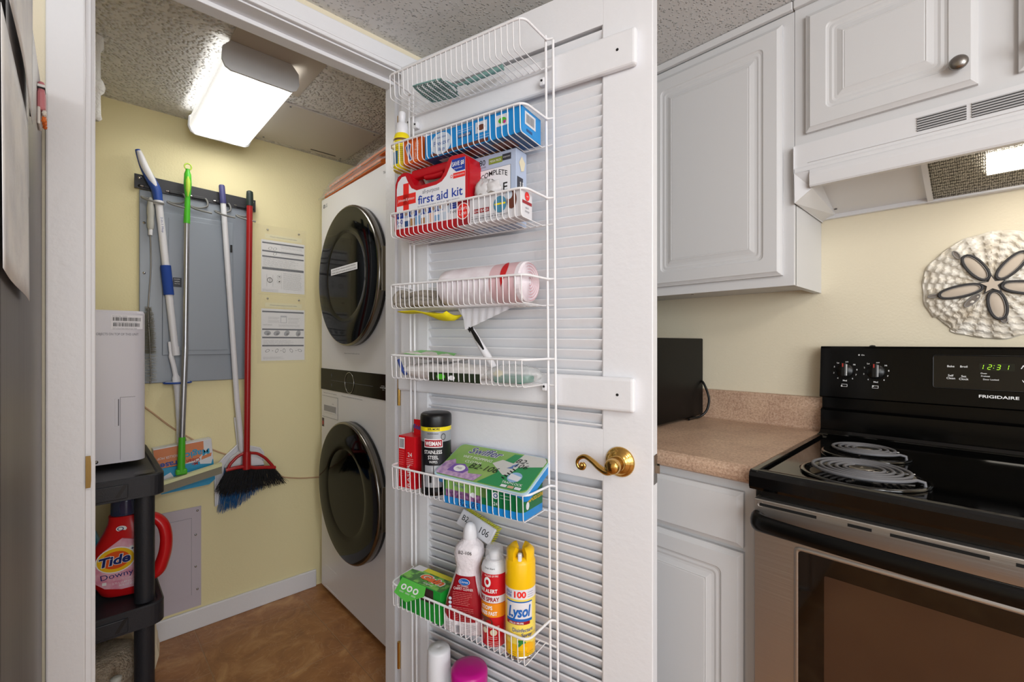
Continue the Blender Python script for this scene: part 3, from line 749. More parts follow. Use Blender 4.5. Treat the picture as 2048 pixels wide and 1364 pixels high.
# ------------------------------------------------------------------ detergent jug
t = thing('detergent_jug', 'big red laundry detergent jug with pink label behind the black shelf post', 'detergent jug', (-1.845, .108, .4365), 73); t.scale = (.99, 1, .95)
RJ = mat('red_jug', '#c8161b', .28, spec=.5)
def outline(pts, th, m, b, cx=0, roundf=.55, y0=0):
    """a bottle body: half-width profile (z, left, right) swept to a superellipse with depth th"""
    n = 28; vs = []
    for z, l, r_, d in pts:
        for k in range(n):
            a = 2 * math.pi * k / n; ca, sa = math.cos(a), math.sin(a)
            x = math.copysign(abs(ca) ** roundf, ca); y = math.copysign(abs(sa) ** roundf, sa)
            vs.append(((l + r_) / 2 + x * (r_ - l) / 2, y0 + y * d, z))
    fs = [(i * n + k, i * n + (k + 1) % n, (i + 1) * n + (k + 1) % n, (i + 1) * n + k) for i in range(len(pts) - 1) for k in range(n)]
    b.add(vs, fs, m, True); b.add(vs[:n], [tuple(range(n))[::-1]], m); b.add(vs[-n:], [tuple(range(n))], m)
b = MB()
outline([(0, -.052, .060, .040), (.006, -.060, .066, .045), (.04, -.078, .066, .048), (.09, -.086, .066, .048), (.13, -.084, .064, .048), (.17, -.068, .060, .046), (.20, -.054, .056, .042), (.225, -.044, .046, .038), (.24, -.042, .040, .036), (.25, -.042, .040, .036)], .05, RJ, b, roundf=.7)
b.build('body', t)
b = MB(); b.tube(spline([(.045, 0, .232), (.072, 0, .222), (.092, 0, .195), (.100, 0, .155), (.098, 0, .11), (.090, 0, .075), (.078, 0, .045), (.055, 0, .035)], 5), [.014 + .006 * (i / 35) for i in range(36)], RJ, 12, flat=1.4); b.build('handle', t)
b = MB(); CAPB = mat('smoky_blue_cap', '#39415f', .15, alpha=.72)
b.lathe([(.037, 0), (.0365, .045), (.035, .052), (.0, .053)], CAPB, (-.002, 0, .252), 24); b.build('cap', t)
MB().lathe([(.016, .252), (.016, .28), (.012, .29)], mat('dark_red_spout', '#8e1a1c', .3), (-.002, 0, 0), 16).build('spout', t)
b = MB(); PK = mat('label_pink', '#dc8aa4', .35, var=(22, '#f2ccd8', .8)); y = -.0492
b.prism([(-.062, .055), (-.04, .035), (0, .026), (.045, .03), (.060, .045), (.062, .12), (.055, .155), (.03, .178), (.0, .186), (-.045, .15), (-.068, .11), (-.070, .08)], y, y + .004, PK)
LY = mat('logo_yellow', '#f4c222', .35); LO = mat('logo_orange', '#e5591f', .35); LB = mat('logo_navy', '#1b2a6e', .35)
b.ellipse(-.014, .121, .048, .040, WINK, y - .0003, rot=12); b.ellipse(-.014, .121, .045, .037, LY, y - .0006, rot=12); b.ellipse(-.014, .121, .034, .027, LO, y - .0009, rot=12)
b.text('Tide', -.014, .108, .028, WINK, y - .0012, shear=.25, w=.078, bold=.07, rot=8); b.text('Tide', -.014, .108, .028, LB, y - .0015, shear=.25, w=.074, bold=.035, rot=8)
b.ellipse(.026, .152, .008, .008, WINK, y - .0012); b.text('+', .026, .147, .008, LB, y - .0016, bold=.05)
b.text('Downy', -.010, .066, .017, LB, y - .0004, w=.078, rot=6, bold=.0)
b.text('2.72 L (2.87 US QT)', .008, .046, .006, WINK, y - .0004, w=.06, rot=4); b.text('92 FL OZ LIQ.', .012, .037, .006, WINK, y - .0004, w=.036, rot=4)
b.lines(-.02, .061, .06, 2, .004, WINK, y - .0004); b.box(-.046, -.036, y - .0004, y, .046, .055, WINK)
b.prism([(.03, .085), (.062, .09), (.062, .108), (.036, .103)], y - .0004, y, mat('label_magenta', '#c22f86', .4))
b.build('front_label', t)
b = MB(); b.ellipse(-.003, .214, .013, .009, WINK, -.0405); b.ellipse(-.005, .214, .008, .006, LB, -.0409, ri=.7); b.build('badge', t)

# teal thing behind the jug, and carpet roll on the closet floor
t = thing('spray_bottle_teal', 'teal plastic bottle half hidden behind the red jug', 'bottle', (-1.93, .0, .4365), 80)
b = MB(); outline([(0, -.045, .05, .03), (.02, -.05, .055, .035), (.12, -.05, .055, .035), (.17, -.035, .04, .03), (.21, -.016, .018, .016), (.23, -.014, .016, .014)], .04, mat('teal_plastic', '#1592b4', .3), b); b.build('body', t)
t = thing('rug_roll', 'rolled tan shaggy rug standing under the black shelf', 'rug', (-1.85, .02, .0))
b = MB(); RUG = mat('tan_shag', '#cdbba5', .95, bump=(180, .02, 'noise'), var=(60, '#a8927a', .7))
rr = random.Random(3); pr = []
for k in range(14): pr.append((.100 + .010 * math.sin(k * 1.7), .012 + .0165 * k))
pr += [(.092, .250), (.07, .268), (.03, .275), (0, .265)]
b.lathe([(.07, .0)] + pr, RUG, (0, 0, 0), 26, sy=1.35); b.build('rolled_pile', t)
t = thing('plastic_bag', 'crumpled pale plastic bag stuffed under the lower shelf', 'bag', (-2.07, .10, .0))
b = MB(); rr = random.Random(9); n = 20; vs = []
for i in range(11):
    z = .03 + .30 * i / 10
    for k in range(n): a = 2 * math.pi * k / n; q = (.08 + .03 * math.sin(i * .35 + .6)) * (1 + .16 * rr.uniform(-1, 1)); vs.append((q * math.cos(a), q * math.sin(a), z))
b.add(vs, [(i * n + k, i * n + (k + 1) % n, (i + 1) * n + (k + 1) % n, (i + 1) * n + k) for i in range(10) for k in range(n)] + [tuple(range(10 * n, 11 * n)), tuple(range(n))[::-1]], mat('beige_film', '#d6c8ae', .35)); b.build('bag_film', t)
t = thing('white_rod', 'short white plastic rod lying in front of the rolled rug', 'rod', (-1.655, .10, .175), 25)
t.location = (-1.68, .075, 0.0)
b = MB(); b.tube([(0, 0, .0), (0, 0, .255)], .011, MWH, 14); b.lathe([(.011, .255), (.013, .257), (.013, .267), (.006, .269)], GRYH, (0, 0, 0), 14); b.build('rod_body', t)

# ------------------------------------------------------------------ stacked washer and dryer
APPL = mat('appliance_white', '#e9e8ea', .3)
t = thing('washer_dryer_tower', 'tall white stacked washer and dryer with two round black doors', 'washer dryer', (-1.896, 1.23, 0))
WM = Matrix.Translation((1.896, -1.23, 0))
def wb():
    b = MB(); b.M = WM; return b
wb().box(-2.239, -1.553, .854, 1.62, .030, 1.892, APPL, .004).build('cabinet', t)
for x in (-2.19, -1.60):
    for y in (.92, 1.55): wb().lathe([(.02, 0), (.02, .031)], BLACK, (x, y, 0), 12).build('foot', t)
b = wb(); b.box(-2.2385, -1.5535, .8515, .8545, .979, 1.079, mat('panel_black', '#030303', .12, ior=1.2))
b.tube([Vector((-1.917 + .045 * math.cos(a), .8505, 1.027 + .045 * math.sin(a))) for a in [2 * math.pi * k / 40 for k in range(40)]], .0012, CHROME, 6, closed=True)
b.box(-2.12, -1.70, .8511, .8515, 1.0265, 1.0272, GREYINK)
for z in (1.052, 1.006): b.ellipse(-2.109, z, .005, .005, GREYINK, .851, ri=.7); b.text('Start', -2.109, z - .011, .003, GREYINK, .851)
b.text('10', -1.578, 1.018, .014, WINK, .851, bold=.02); b.text('YEAR', -1.577, 1.012, .0035, WINK, .851)
b.text('INVERTER', -1.617, 1.024, .0052, WINK, .851, w=.044); b.text('DIRECT DRIVE', -1.617, 1.032, .003, WINK, .851); b.text('MOTOR', -1.613, 1.017, .003, WINK, .851)
b.build('control_panel', t)
RIM = mat('dark_chrome', '#7f7c78', .2, metal=1.0); GLS = mat('black_door_glass', '#020302', .06, spec=.5, ior=1.2)
def wdoor(zc, name, label):
    d = wb(); cx = -1.866
    d.lathe([(.272, .846), (.292, .846), (.2945, .826), (.294, .815), (.290, .811), (.285, .8095)], RIM, (cx, 0, zc), 64, axis='y', cap=False)
    d.lathe([(.2925, .849), (.293, .840), (.293, .828)], BLACK, (cx, 0, zc), 64, axis='y', cap=False)
    g = wb()
    g.lathe([(.286, .8095), (.27, .8078), (.24, .807), (.205, .8065), (.185, .808), (.165, .813), (.14, .822), (.1, .826), (0, .828)], GLS, (cx, 0, zc), 64, axis='y')
    o = d.build('door', t, label=label); g.build('door_glass', o)
    h = wb(); h.box(cx + .291, cx + .2955, .822, .842, zc - .085, zc + .085, NICKEL, .002); h.build('door_grip', o)
    return o
d1 = wdoor(1.481, 'door', 'upper round dryer door'); wdoor(.572, 'door', 'lower round washer door')
b = wb(); b.box(-2.003, -1.742, .8055, .8062, 1.496, 1.524, PAPER)
b.text('DO NOT DRY HEAVY ITEMS SUCH AS RUGS IN THIS DRYER', -1.872, 1.513, .0055, INK, .8050, w=.23); b.text('PLEASE CLEAN LINT SCREEN AFTER EACH LOAD', -1.872, 1.501, .0055, INK, .8050, w=.24)
b.build('strip_label', d1, label='white paper strip stuck across the dryer door')
b = wb(); b.box(-2.204, -2.067, .8525, .8545, .874, .905, mat('recess_grey', '#9c9ca2', .4)); b.box(-2.204, -2.067, .852, .8535, .872, .877, APPL, .001)
for q in ((-2.227, -2.045, .9482, .9492), (-2.227, -2.045, .848, .849)): b.box(q[0], q[1], .8530, .8541, q[2], q[3], GAP)
b.box(-2.046, -2.045, .853, .8541, .849, .949, GAP)
b.build('detergent_drawer', t)
b = wb(); b.box(-2.229, -2.206, .8532, .8541, .799, .840, mat('dark_label', '#4a3f3d', .5)); b.box(-2.225, -2.210, .8528, .8533, .808, .826, mat('carton_red')); b.build('sticker', t)
b = wb(); b.text('LG', -2.180, 1.846, .017, GREYINK, .8534); b.ellipse(-2.205, 1.8545, .010, .010, GREYINK, .8534, ri=.3)
b.text('ThinQ', -1.60, 1.853, .011, GREYINK, .8534)
b.text('Please remove lint before each use', -1.90, 1.152, .0055, GREYINK, .8534, w=.15); b.text('Please leave washing machine door open when finished', -1.90, .961, .0055, GREYINK, .8534, w=.205)
b.text('Turbo pure drum 5.0 capacity', -2.137, .961, .0055, GREYINK, .8534, w=.155); b.text('OEKO', -2.10, .913, .005, GREYINK, .8534)
b.build('lettering', t)
b = wb()
for q in ((-2.193, -2.06, .1425, .1435), (-2.190, -2.045, .043, .044)): b.box(q[0], q[1], .853, .8541, q[2], q[3], mat('bright_seam', '#f4f4f4', .3))
b.build('filter_hatch', t)

# wrapped orange furnace filters on top of the dryer
def filt(x0, x1, y0, z0, rz, tilt, label):
    t = thing('bagged_filter', label, 'filter pack', ((x0 + x1) / 2, y0, z0), rz, 'orange filter packs on top of the dryer'); t.rotation_euler.y = R(tilt); L = (x1 - x0) / 2
    b = MB(); b.box(-L, L, -.004, .40, 0, .020, mat('filter_orange', '#f2813a', .45), .002)
    b.box(-L, L, -.0045, -.004, .003, .008, mat('filter_grey', '#8c857c', .6)); b.text('FILTRETE', -L * .75, .006, .010, WINK, -.0048, w=.08); b.text('16x20', .02, .006, .010, WINK, -.0048); b.build('filter_frame', t)
    rr = random.Random(int(L * 999)); n = 22; vs = []
    for i in range(n + 1):
        x = -L - .05 + (2 * L + .11) * i / n; sw = 1 if 1 < i < n - 1 else .35
        for (yy, zz) in ((-.012, -.0005), (-.016, .012), (-.010, .026), (.40, .027)):
            vs.append((x, yy + rr.uniform(-.005, .004), max(0.0, (zz * sw + rr.uniform(-.002, .004)) if zz > 0 else 0)))
    b = MB(); b.add(vs, [(i * 4 + k, i * 4 + 4 + k, i * 4 + 5 + k, i * 4 + 1 + k) for i in range(n) for k in range(3)], mat('clear_film', '#e9e4e0', .12, alpha=.30), True); b.build('film_wrap', t)
filt(-2.20, -1.64, .858, 1.8985, 0, -1.0, 'lower film-wrapped orange filter pack lying on the dryer')
filt(-2.16, -1.60, .872, 1.942, 1.5, -3.0, 'upper film-wrapped orange filter pack lying on the dryer')
# ================================================================== the open louvred door
door = thing('door_1', None, None, HINGE, DA, kind='structure')
def sheared(sz, sx=0.0, zc=1.2):
    """a slightly sagged frame: z drops along u, x leans with height"""
    m = Matrix.Identity(4); m[2][0] = -sz; m[0][2] = -sx; m[0][3] = sx * zc; return m
SG = sheared(.014)
def db():
    b = MB(); b.M = SG; return b
DW = .762; T0, T1 = 0.0, .035
def prt(name, b, label=None, par=None): return b.build(name, par or door, label=label)
prt('stile', db().box(0, .110, T0, T1, .012, 2.040, WHITE, .002)); prt('stile', db().box(.648, DW, T0, T1, .012, 2.040, WHITE, .002))
prt('rail', db().box(.109, .649, T0 + .0003, T1, 1.934, 2.0395, WHITE, .001)); prt('rail', db().box(.109, .649, T0 + .0003, T1, .895, 1.013, WHITE, .001))
prt('rail', db().box(.109, .649, T0 + .0003, T1, .0125, .205, WHITE, .001))
def louvre(z0, z1):
    b = db(); z = z0 + .006; p = .0244
    while z < z1 - .004:
        # slat: rounded nose high at the front, tail low at the back
        a = [(.0036, z), (.0028, z + .0018), (.0036, z + .0036), (.0060, z + .0040), (.0225, z - .0240), (.0195, z - .0275)]
        a = [(y, max(z0 - .004, min(z1 + .004, q))) for y, q in a]
        vs = [(x, y, q) for x in (.109, .649) for y, q in a]
        b.add(vs, [(i, (i + 1) % 6, 6 + (i + 1) % 6, 6 + i) for i in range(6)], WHITE, False); z += p
    b.box(.110, .1125, .004, .033, z0, z1, WHITE); b.box(.6455, .648, .004, .033, z0, z1, WHITE)
    b.box(.11, .648, .0335, .0345, z0, z1, WHITE)
    prt('louver_panel', b)
louvre(1.013, 1.934); louvre(.205, .895)
for x in (.110, .648):
    for z0, z1 in ((1.013, 1.934), (.205, .895)): pass
# two boards screwed across the door to carry the rack
for z0, z1, x1, nm in ((1.812, 1.893, .731, 'upper'), (1.058, 1.134, .727, 'lower')):
    bo = prt('mounting_board', db().box(.004, x1, -.019, -.0005, z0, z1, WHITE, .0075, 3))
    for x in (.69, .05):
        q = db(); q.lathe([(.0032, 0), (.0032, -.0006), (.0012, -.0003)], INK, (x, -.0192, (z0 + z1) / 2), 8, axis='y'); q.build('screw', bo)
b = db(); b.lathe([(.033, -.0002), (.0335, -.003), (.031, -.006), (.028, -.007), (.026, -.010), (.0225, -.0125), (.018, -.015), (.0155, -.018), (.0155, -.026), (.017, -.029), (.0165, -.05), (.0155, -.056), (.012, -.059), (0, -.060)], BRASS, (.690, 0, .9455), 32, axis='y')
hd = prt('door_handle', b)
b = db(); P = spline([(.696, -.048, .943), (.680, -.050, .932), (.662, -.050, .938), (.645, -.050, .950), (.628, -.050, .958), (.614, -.050, .953), (.608, -.050, .942), (.613, -.050, .931), (.623, -.050, .931), (.6265, -.050, .938), (.622, -.050, .943)], 5)
b.tube(P, [.0085 - .0048 * min(1, i / 30) for i in range(len(P))], BRASS, 10); b.lathe([(.001, -.006), (.005, -.003), (.006, 0), (.005, .003), (0, .006)], BRASS, (.6195, -.050, .9385), 12, axis='y')
prt('lever', b, par=hd)
b = db(); b.box(DW - .0003, DW + .0015, .006, .029, .905, .968, NICKEL, .0006); b.add([(DW, .010, .930), (DW, .026, .930), (DW, .026, .947), (DW, .010, .947), (DW + .012, .010, .930), (DW + .007, .026, .930), (DW + .007, .026, .947), (DW + .012, .010, .947)], [(0, 1, 5, 4), (1, 2, 6, 5), (2, 3, 7, 6), (3, 0, 4, 7), (4, 5, 6, 7)], CHROME)
prt('latch', b)
for z in (.25, 1.05, 1.85):
    b = db(); b.tube([(-.004, -.004, z - .04), (-.004, -.004, z + .04)], .005, BRASS, 10); prt('hinge', b)

# ------------------------------------------------------------------ wire rack hung on the door
rack = thing('wire_door_rack', 'tall white wire rack of stacked baskets hung on the louvered door', 'door rack', HINGE, DA)
SR = sheared(.010, .0085)
def rb():
    b = MB(); b.M = SR; return b
def rp(name, b, label=None): return b.build(name, rack, label=label)
for x, zt in ((.524, 1.935), (.5435, 1.918), (.088, 1.935), (.0715, 1.918)):
    rp('upright', rb().tube([(x, -.030, .10), (x, -.030, zt)], .0031, WIRE, 8))
BZ = ((1.922, .064), (1.734, .062), (1.547, .062), (1.356, .062), (1.168, .062), (.870, .062), (.555, .062), (.185, .062))
def basket(zt, h):
    b = rb(); zb = zt - h; x0, x1 = .092, .522; f = -.130; k = -.030
    b.tube(smooth_path([(.0715, k, zt), (.084, k - .004, zt), (x0, f, zt), (x1, f, zt), (.528, k - .004, zt), (.5435, k, zt)], .022, 6), .0029, WIRE, 8)
    n = 26
    for i in range(n):
        x = x0 + .010 + (x1 - x0 - .020) * i / (n - 1)
        b.tube(smooth_path([(x, f, zt - .001), (x, f + .002, zb + .001), (x, k + .003, zb)], .008, 3), .00135, WIRE, 5, cap=False)
    b.tube([(.0715, k, zb), (.5435, k, zb)], .0023, WIRE, 6)
    return b
for zt, h in BZ: rp('basket', basket(zt, h))
for x in (.514, .098):
    for z in (1.826, 1.098):
        b = rb(); b.box(x - .007, x + .007, -.034, -.0195, z - .007, z + .012, MWH, .003); b.lathe([(.003, 0), (.002, -.002)], INK, (x, -.0342, z + .004), 8, axis='y'); rp('clip', b)
def zf(i): return BZ[i][0] - BZ[i][1] + .0016          # floor of basket i at the hinge side
def fl(i, u): return zf(i) - .010 * u                   # the rack hangs a little low at its free end

# ------------------------------------------------------------------ basket 1: fly swatter
SWT = mat('sage_teal_plastic', '#7aa29d', .45)
t = thing('fly_swatter', 'teal plastic fly swatter lying in the topmost wire basket', 'fly swatter', on_door(.222, .086, 1.8605), DA + 10)
b = MB(); c = .004
for k in range(12):
    a = -.043 + .086 * k / 11; b.box(a - .0012, a + .0012, -.043, .043, 0, .0022, SWT); b.box(-.043, .043, a - .0012, a + .0012, 0, .0021, SWT)
b.prism([(-.046, -.03), (-.03, -.046), (.03, -.046), (.05, -.02), (.05, .02), (.03, .046), (-.03, .046), (-.046, .03)], 0, .0001, SWT, 'xy') if 0 else None
b.tube(smooth_path([(-.044, -.032, .001), (-.034, -.044, .001), (.034, -.044, .001), (.050, -.022, .001), (.058, 0, .001), (.050, .022, .001), (.034, .044, .001), (-.034, .044, .001), (-.044, .032, .001), (-.044, -.032, .001)], .006), .0022, SWT, 6)
b.build('paddle', t)
b = MB(); b.tube([(.055, 0, .002), (.098, 0, .004)], .0042, SWT, 8, flat=.7)
b.tube([(.09 + .0085 * i, 0, .004 + .0012 * i) for i in range(13)], [.0062 + (.0014 if i % 3 == 0 else 0) for i in range(13)], SWT, 10)
b.build('handle', t)

# ------------------------------------------------------------------ basket 2
SPY = mat('spray_yellow', '#f3dc12', .35)
t, nb = put('d', 'spray_bottle', 'small yellow spray bottle with white pump at the end of the second basket', 'spray bottle', .098, .088, fl(1, .098), rot=38)
c = (.098, -.088, fl(1, .098)); b = nb(); b.lathe([(.020, 0), (.0235, .003), (.0235, .090), (.019, .102), (.0145, .106)], SPY, c, 24); b.build('body', t)
b = nb(); b.patch(c[0], c[1], .0238, -80, 90, c[2] + .012, c[2] + .089, mat('spray_label_print', '#f6e225', .35), 16)
b.patch(c[0], c[1], .0241, -80, 90, c[2] + .080, c[2] + .086, mat('brown_print', '#6a4b1f', .5), 16)
b.lines(-.018, c[2] + .076, .038, 11, .0052, mat('olive_print', '#6b6420', .5), wrap=(c[0], c[1], .0242)); b.patch(c[0], c[1], .0241, -70, -20, c[2] + .015, c[2] + .05, mat('green_blue_print', '#2e6b8f', .4), 8)
b.build('label', t)
b = nb(); b.lathe([(.0150, .101), (.0175, .104), (.0165, .116), (.0155, .132), (.012, .134), (.0085, .136), (.0085, .148), (.0095, .150), (.0095, .163), (.0075, .166), (0, .1665)], MWH, c, 20); b.build('pump', t)

def carton(name, label, cat, u0, u1, n0, n1, z0, h, front, top=None, side=None, rz=0, bev=.0012, ry=0):
    """a printed box; returns its Empty and a builder whose x runs 0..w along the front, y=0 on the front face, z from its base"""
    t = thing(name, label, cat, on_door((u0 + u1) / 2, (n0 + n1) / 2, z0), DA + rz); t.rotation_euler.y = R(ry)
    w_, d_ = u1 - u0, n1 - n0
    b = MB(); b.box(-w_ / 2, w_ / 2, -d_ / 2, d_ / 2, 0, h, front, bev)
    M = Matrix.Translation((-w_ / 2, -d_ / 2 - .0004, 0)); 
    return t, b, M, w_, d_
OR2 = mat('box_orange', '#e0651c', .4)
t, b, M, w_, d_ = carton('orange_box', 'small orange cleaning tool box between spray bottle and blue box', 'box', .138, .205, .072, .122, fl(1, .18), .064, OR2)
b.build('carton', t); b = MB(); b.M = M
b.text('Mr. Clean', .056, .03, .007, WINK, -.0003, rot=88, w=.045); b.text('Magic Eraser', .047, .03, .0045, WINK, -.0003, rot=88, w=.045)
b.prism([(.008, .045), (.018, .058), (.030, .05), (.026, .028), (.034, .008), (.024, .005), (.014, .026)], -.0004, -.0002, CWH); b.prism([(.011, .044), (.019, .054), (.027, .047), (.022, .028), (.030, .010), (.025, .009), (.017, .028)], -.0006, -.0004, MBLU)
b.build('print', t)
BZB = mat('box_bright_blue', '#1b8fd8', .35)
t, b, M, w_, d_ = carton('freezer_bag_box', 'long bright blue freezer bag box filling the second basket', 'box', .216, .508, .036, .122, fl(1, .42), .060, BZB)
b.build('carton', t); b = MB(); b.M = M; DN = mat('box_deep_blue', '#1f4f86', .4); BRN = mat('print_brown', '#6b3a2c', .4)
b.ellipse(.055, .030, .034, .027, mat('print_pale', '#cfdbe8', .4), -.0003); b.text('Freezer', .057, .026, .012, MBLU, -.0006, w=.052); b.text('Bags', .057, .012, .0085, MBLU, -.0006); b.text('great value', .055, .043, .006, MBLU, -.0006)
b.box(.110, .150, -.0004, 0, .028, .036, DN); b.text('DOUBLE ZIPPER', .13, .030, .005, CWH, -.0006, w=.035)
for x, m2 in ((.180, BRN), (.240, GRN)):
    b.box(x - .017, x + .017, -.0004, 0, .026, .052, CWH, .0001); b.ellipse(x, .038, .011, .007, m2, -.0006)
b.ellipse(.246, .034, .004, .004, mat('label_magenta'), -.0008)
b.lines(.165, .018, .04, 2, .006, WINK, -.0005); b.lines(.105, .046, .05, 2, .005, WINK, -.0005)
b.box(.02, .2, -.0002, 0, .002, .010, BRN)
MB2 = MB(); MB2.M = M
b.quad((w_ + .0006, .012, .022), (w_ + .0006, .060, .022), (w_ + .0006, .060, .052), (w_ + .0006, .012, .052), CWH)
for k in range(14): b.quad((w_ + .0009, .018 + .0026 * k, .027), (w_ + .0009, .018 + .0026 * k + .0011, .027), (w_ + .0009, .018 + .0026 * k + .0011, .047), (w_ + .0009, .018 + .0026 * k, .047), INK)
b.quad((w_ + .0005, .02, .008), (w_ + .0005, .045, .008), (w_ + .0005, .045, .014), (w_ + .0005, .02, .014), DN)
b.quad((0, .002, -.0004), (w_, .002, -.0004), (w_, d_, -.0004), (0, d_, -.0004), DN)
for x0_, x1_, y0_, y1_, m2 in ((.10, .17, .015, .05, BRN), (.19, .25, .02, .06, BRN), (.03, .08, .02, .05, CWH), (.13, .2, .055, .075, mat('print_tan', '#b98d5b', .4))):
    b.quad((x0_, y0_, -.0006), (x1_, y0_, -.0006), (x1_, y1_, -.0006), (x0_, y1_, -.0006), m2)
b.build('print', t)

# ------------------------------------------------------------------ basket 3: first aid kit
t, nb = put('d', 'first_aid_kit', 'red and white first aid kit case with carry handle in the third basket', 'first aid kit', .236, .089, fl(2, .236))
zk = fl(2, .236); KR = mat('kit_red', '#bf1220', .3); KT = Matrix.Translation((.096 - .236, -.118 + .089, 0)) @ Matrix.Diagonal((.93, 1, 1, 1))
def kb():
    b = MB(); b.M = KT; return b
body = [(0, .022), (.006, .006), (.02, 0), (.262, 0), (.275, .006), (.280, .02), (.280, .150), (.274, .168), (.258, .178), (.216, .180), (.206, .168), (.196, .146), (.184, .133), (.166, .128), (.098, .126), (.080, .132), (.068, .150), (.058, .168), (.036, .172), (.014, .164), (.004, .145)]
b = kb(); b.prism(body, .004, .054, KR); b.prism([(.005 + (x - .14) * .965 + .135, .003 + z * .965) for x, z in body], .0015, .004, KR)
b.prism([(.005 + (x - .14) * .965 + .135, .003 + z * .965) for x, z in body], .054, .0575, KR); b.build('case', t)
b = kb(); b.box(.052, .216, .017, .041, .156, .179, KR, .006, 3); b.tube([(.10, .029, .157), (.13, .029, .154), (.15, .029, .1535), (.17, .029, .156)], .009, KR, 8); b.build('handle', t)
b = kb(); y = .0009
lab = [(.012, .022), (.266, .022), (.266, .168), (.222, .168), (.214, .152), (.202, .134), (.186, .122), (.166, .117), (.092, .115), (.072, .124), (.058, .142), (.048, .160), (.034, .160), (.018, .148), (.013, .130)]
b.prism(lab, y, .0016, mat('kit_label_white', '#eeeef3', .35)); RC = mat('cross_red', '#ee2b26', .35); KB = mat('kit_blue', '#1c3fa5', .35)
b.box(.040, .062, y - .0004, y, .056, .140, RC); b.box(.014, .089, y - .0004, y, .083, .111, RC)
b.text('Johnson & Johnson', .0515, .094, .0075, WINK, y - .0007, w=.066, shear=.3)
b.text('all-purpose', .146, .102, .0105, GREYINK, y - .0004, w=.062); b.text('first aid kit', .178, .077, .0225, KB, y - .0004, w=.160, bold=.012)
b.text('for minor cuts at home  on the go  in the outdoors', .172, .069, .0038, GREYINK, y - .0004, w=.15)
b.prism([(.222, .168), (.266, .168), (.266, .137), (.236, .137), (.220, .150)], y - .0004, y, KB); b.text('SAVE $8', .243, .151, .0105, WINK, y - .0007, w=.040, bold=.02); b.text('on purchase', .243, .143, .004, WINK, y - .0007)
b.box(.226, .266, y - .0004, y, .121, .134, RC); b.text('RED CROSS DONATION', .247, .126, .0038, WINK, y - .0007, w=.034); b.ellipse(.221, .1275, .006, .006, PAPER, y - .0007); b.ellipse(.221, .1275, .004, .004, RC, y - .0009, ri=.6)
b.box(.014, .190, y - .0004, y, .049, .066, KB); b.box(.216, .250, y - .0004, y, .047, .067, KB)
for i in range(6): b.ellipse(.052 + i * .026, .0575, .0095, .0095, mat('print_pale'), y - .0007); b.ellipse(.052 + i * .026, .0575, .005, .004, mat('print_tan2', '#c9a58c', .5), y - .0009, rot=30 * i)
b.box(.201, .214, y - .0005, y, .04, .068, mat('print_pale')); b.ellipse(.2075, .0635, .005, .006, BRN, y - .0009)
b.text('TRAVEL KIT', .026, .055, .005, WINK, y - .0007, w=.018); b.lines(.219, .062, .028, 3, .005, WINK, y - .0007)
b.text('140', .026, .034, .0125, KB, y - .0004, bold=.02); b.text('ITEMS', .026, .027, .005, KB, y - .0004)
for i, (x, q, m2) in enumerate(((.045, .02, DN), (.068, .017, mat('print_tan')), (.086, .022, mat('print_sky', '#8fb6dc', .4)), (.110, .014, mat('print_tan')), (.126, .012, mat('print_pale')), (.142, .013, mat('print_peach', '#e7bda5', .4)), (.160, .018, mat('print_sky')), (.182, .022, mat('print_pale')))):
    b.box(x, x + q, y - .0004, y, .025, .040 + .004 * (i % 3), m2)
b.text('FAMILY', .232, .036, .007, INK, y - .0004, w=.032)
b.build('label', t)
# glove box
GBX = mat('glove_box_blue', '#b9c6de', .4)
t, b, M, w_, d_ = carton('glove_box', 'pale blue upright box of disposable gloves with a torn round opening', 'box', .333, .460, .022, .070, fl(2, .40), .181, GBX)
b.build('carton', t); b = MB(); b.M = M; y = -.0003
b.text('80', .028, .158, .014, INK, y); b.text('GLOVES', .028, .151, .0045, GREYINK, y)
b.box(.048, .088, y - .0002, y, .156, .170, mat('olive_green_print', '#8a9a3c', .4)); b.text('MEGA PACK', .068, .160, .0055, WINK, y - .0006, w=.033); b.box(.088, .113, y - .0002, y, .158, .173, mat('charcoal_print', '#3c3d47', .4)); b.text('ONE SIZE FITS MOST', .1005, .164, .003, WINK, y - .0006, w=.02)
b.box(.014, .112, y - .0002, y, .068, .145, INK); b.box(.0148, .1112, y - .0006, y - .0002, .0688, .1442, PAPER)
b.text('COMPLETE', .063, .119, .0125, INK, y - .0008, w=.080, arc=.009, bold=.012); b.text('H', .031, .080, .021, INK, y - .0008, bold=.015); b.text('E', .097, .084, .021, INK, y - .0008, bold=.015)
b.box(.020, .112, y - .0002, y, .045, .066, mat('charcoal_print'))
b.prism([(.035, .04), (.037, .085), (.045, .105), (.060, .113), (.077, .108), (.088, .092), (.090, .065), (.085, .04)], y - .0016, y - .0008, mat('inner_tan', '#a99c8b', .7))
b.quad((w_ + .0008, .004, .035), (w_ + .0008, .030, .035), (w_ + .0008, .030, .115), (w_ + .0008, .004, .115), mat('charcoal_print'))
b.add([(w_ + .0012, .022 + .000, .13), (w_ + .0012, .034, .135), (w_ + .0012, .04, .155), (w_ + .0012, .024, .168), (w_ + .0012, .012, .15)], [(0, 1, 2, 3, 4)], mat('print_cream', '#e9dfc2', .4))
b.text('powder free', .011, .0, .006, WINK, w_ + .0012, plane='right', rot=90) if 0 else None
B2 = MB(); B2.M = M @ Matrix.Translation((w_ + .0014, .018, .075)) @ Matrix.Rotation(R(90), 4, 'Z') @ Matrix.Rotation(R(-90), 4, 'Y')
B2.text('powder free', 0, -.002, .007, WINK, 0, w=.06, bold=.02); B2.text('vinyl gloves', 0, -.013, .007, WINK, 0, w=.062, bold=.02)
b.build('print', t); B2.build('side_print', t)
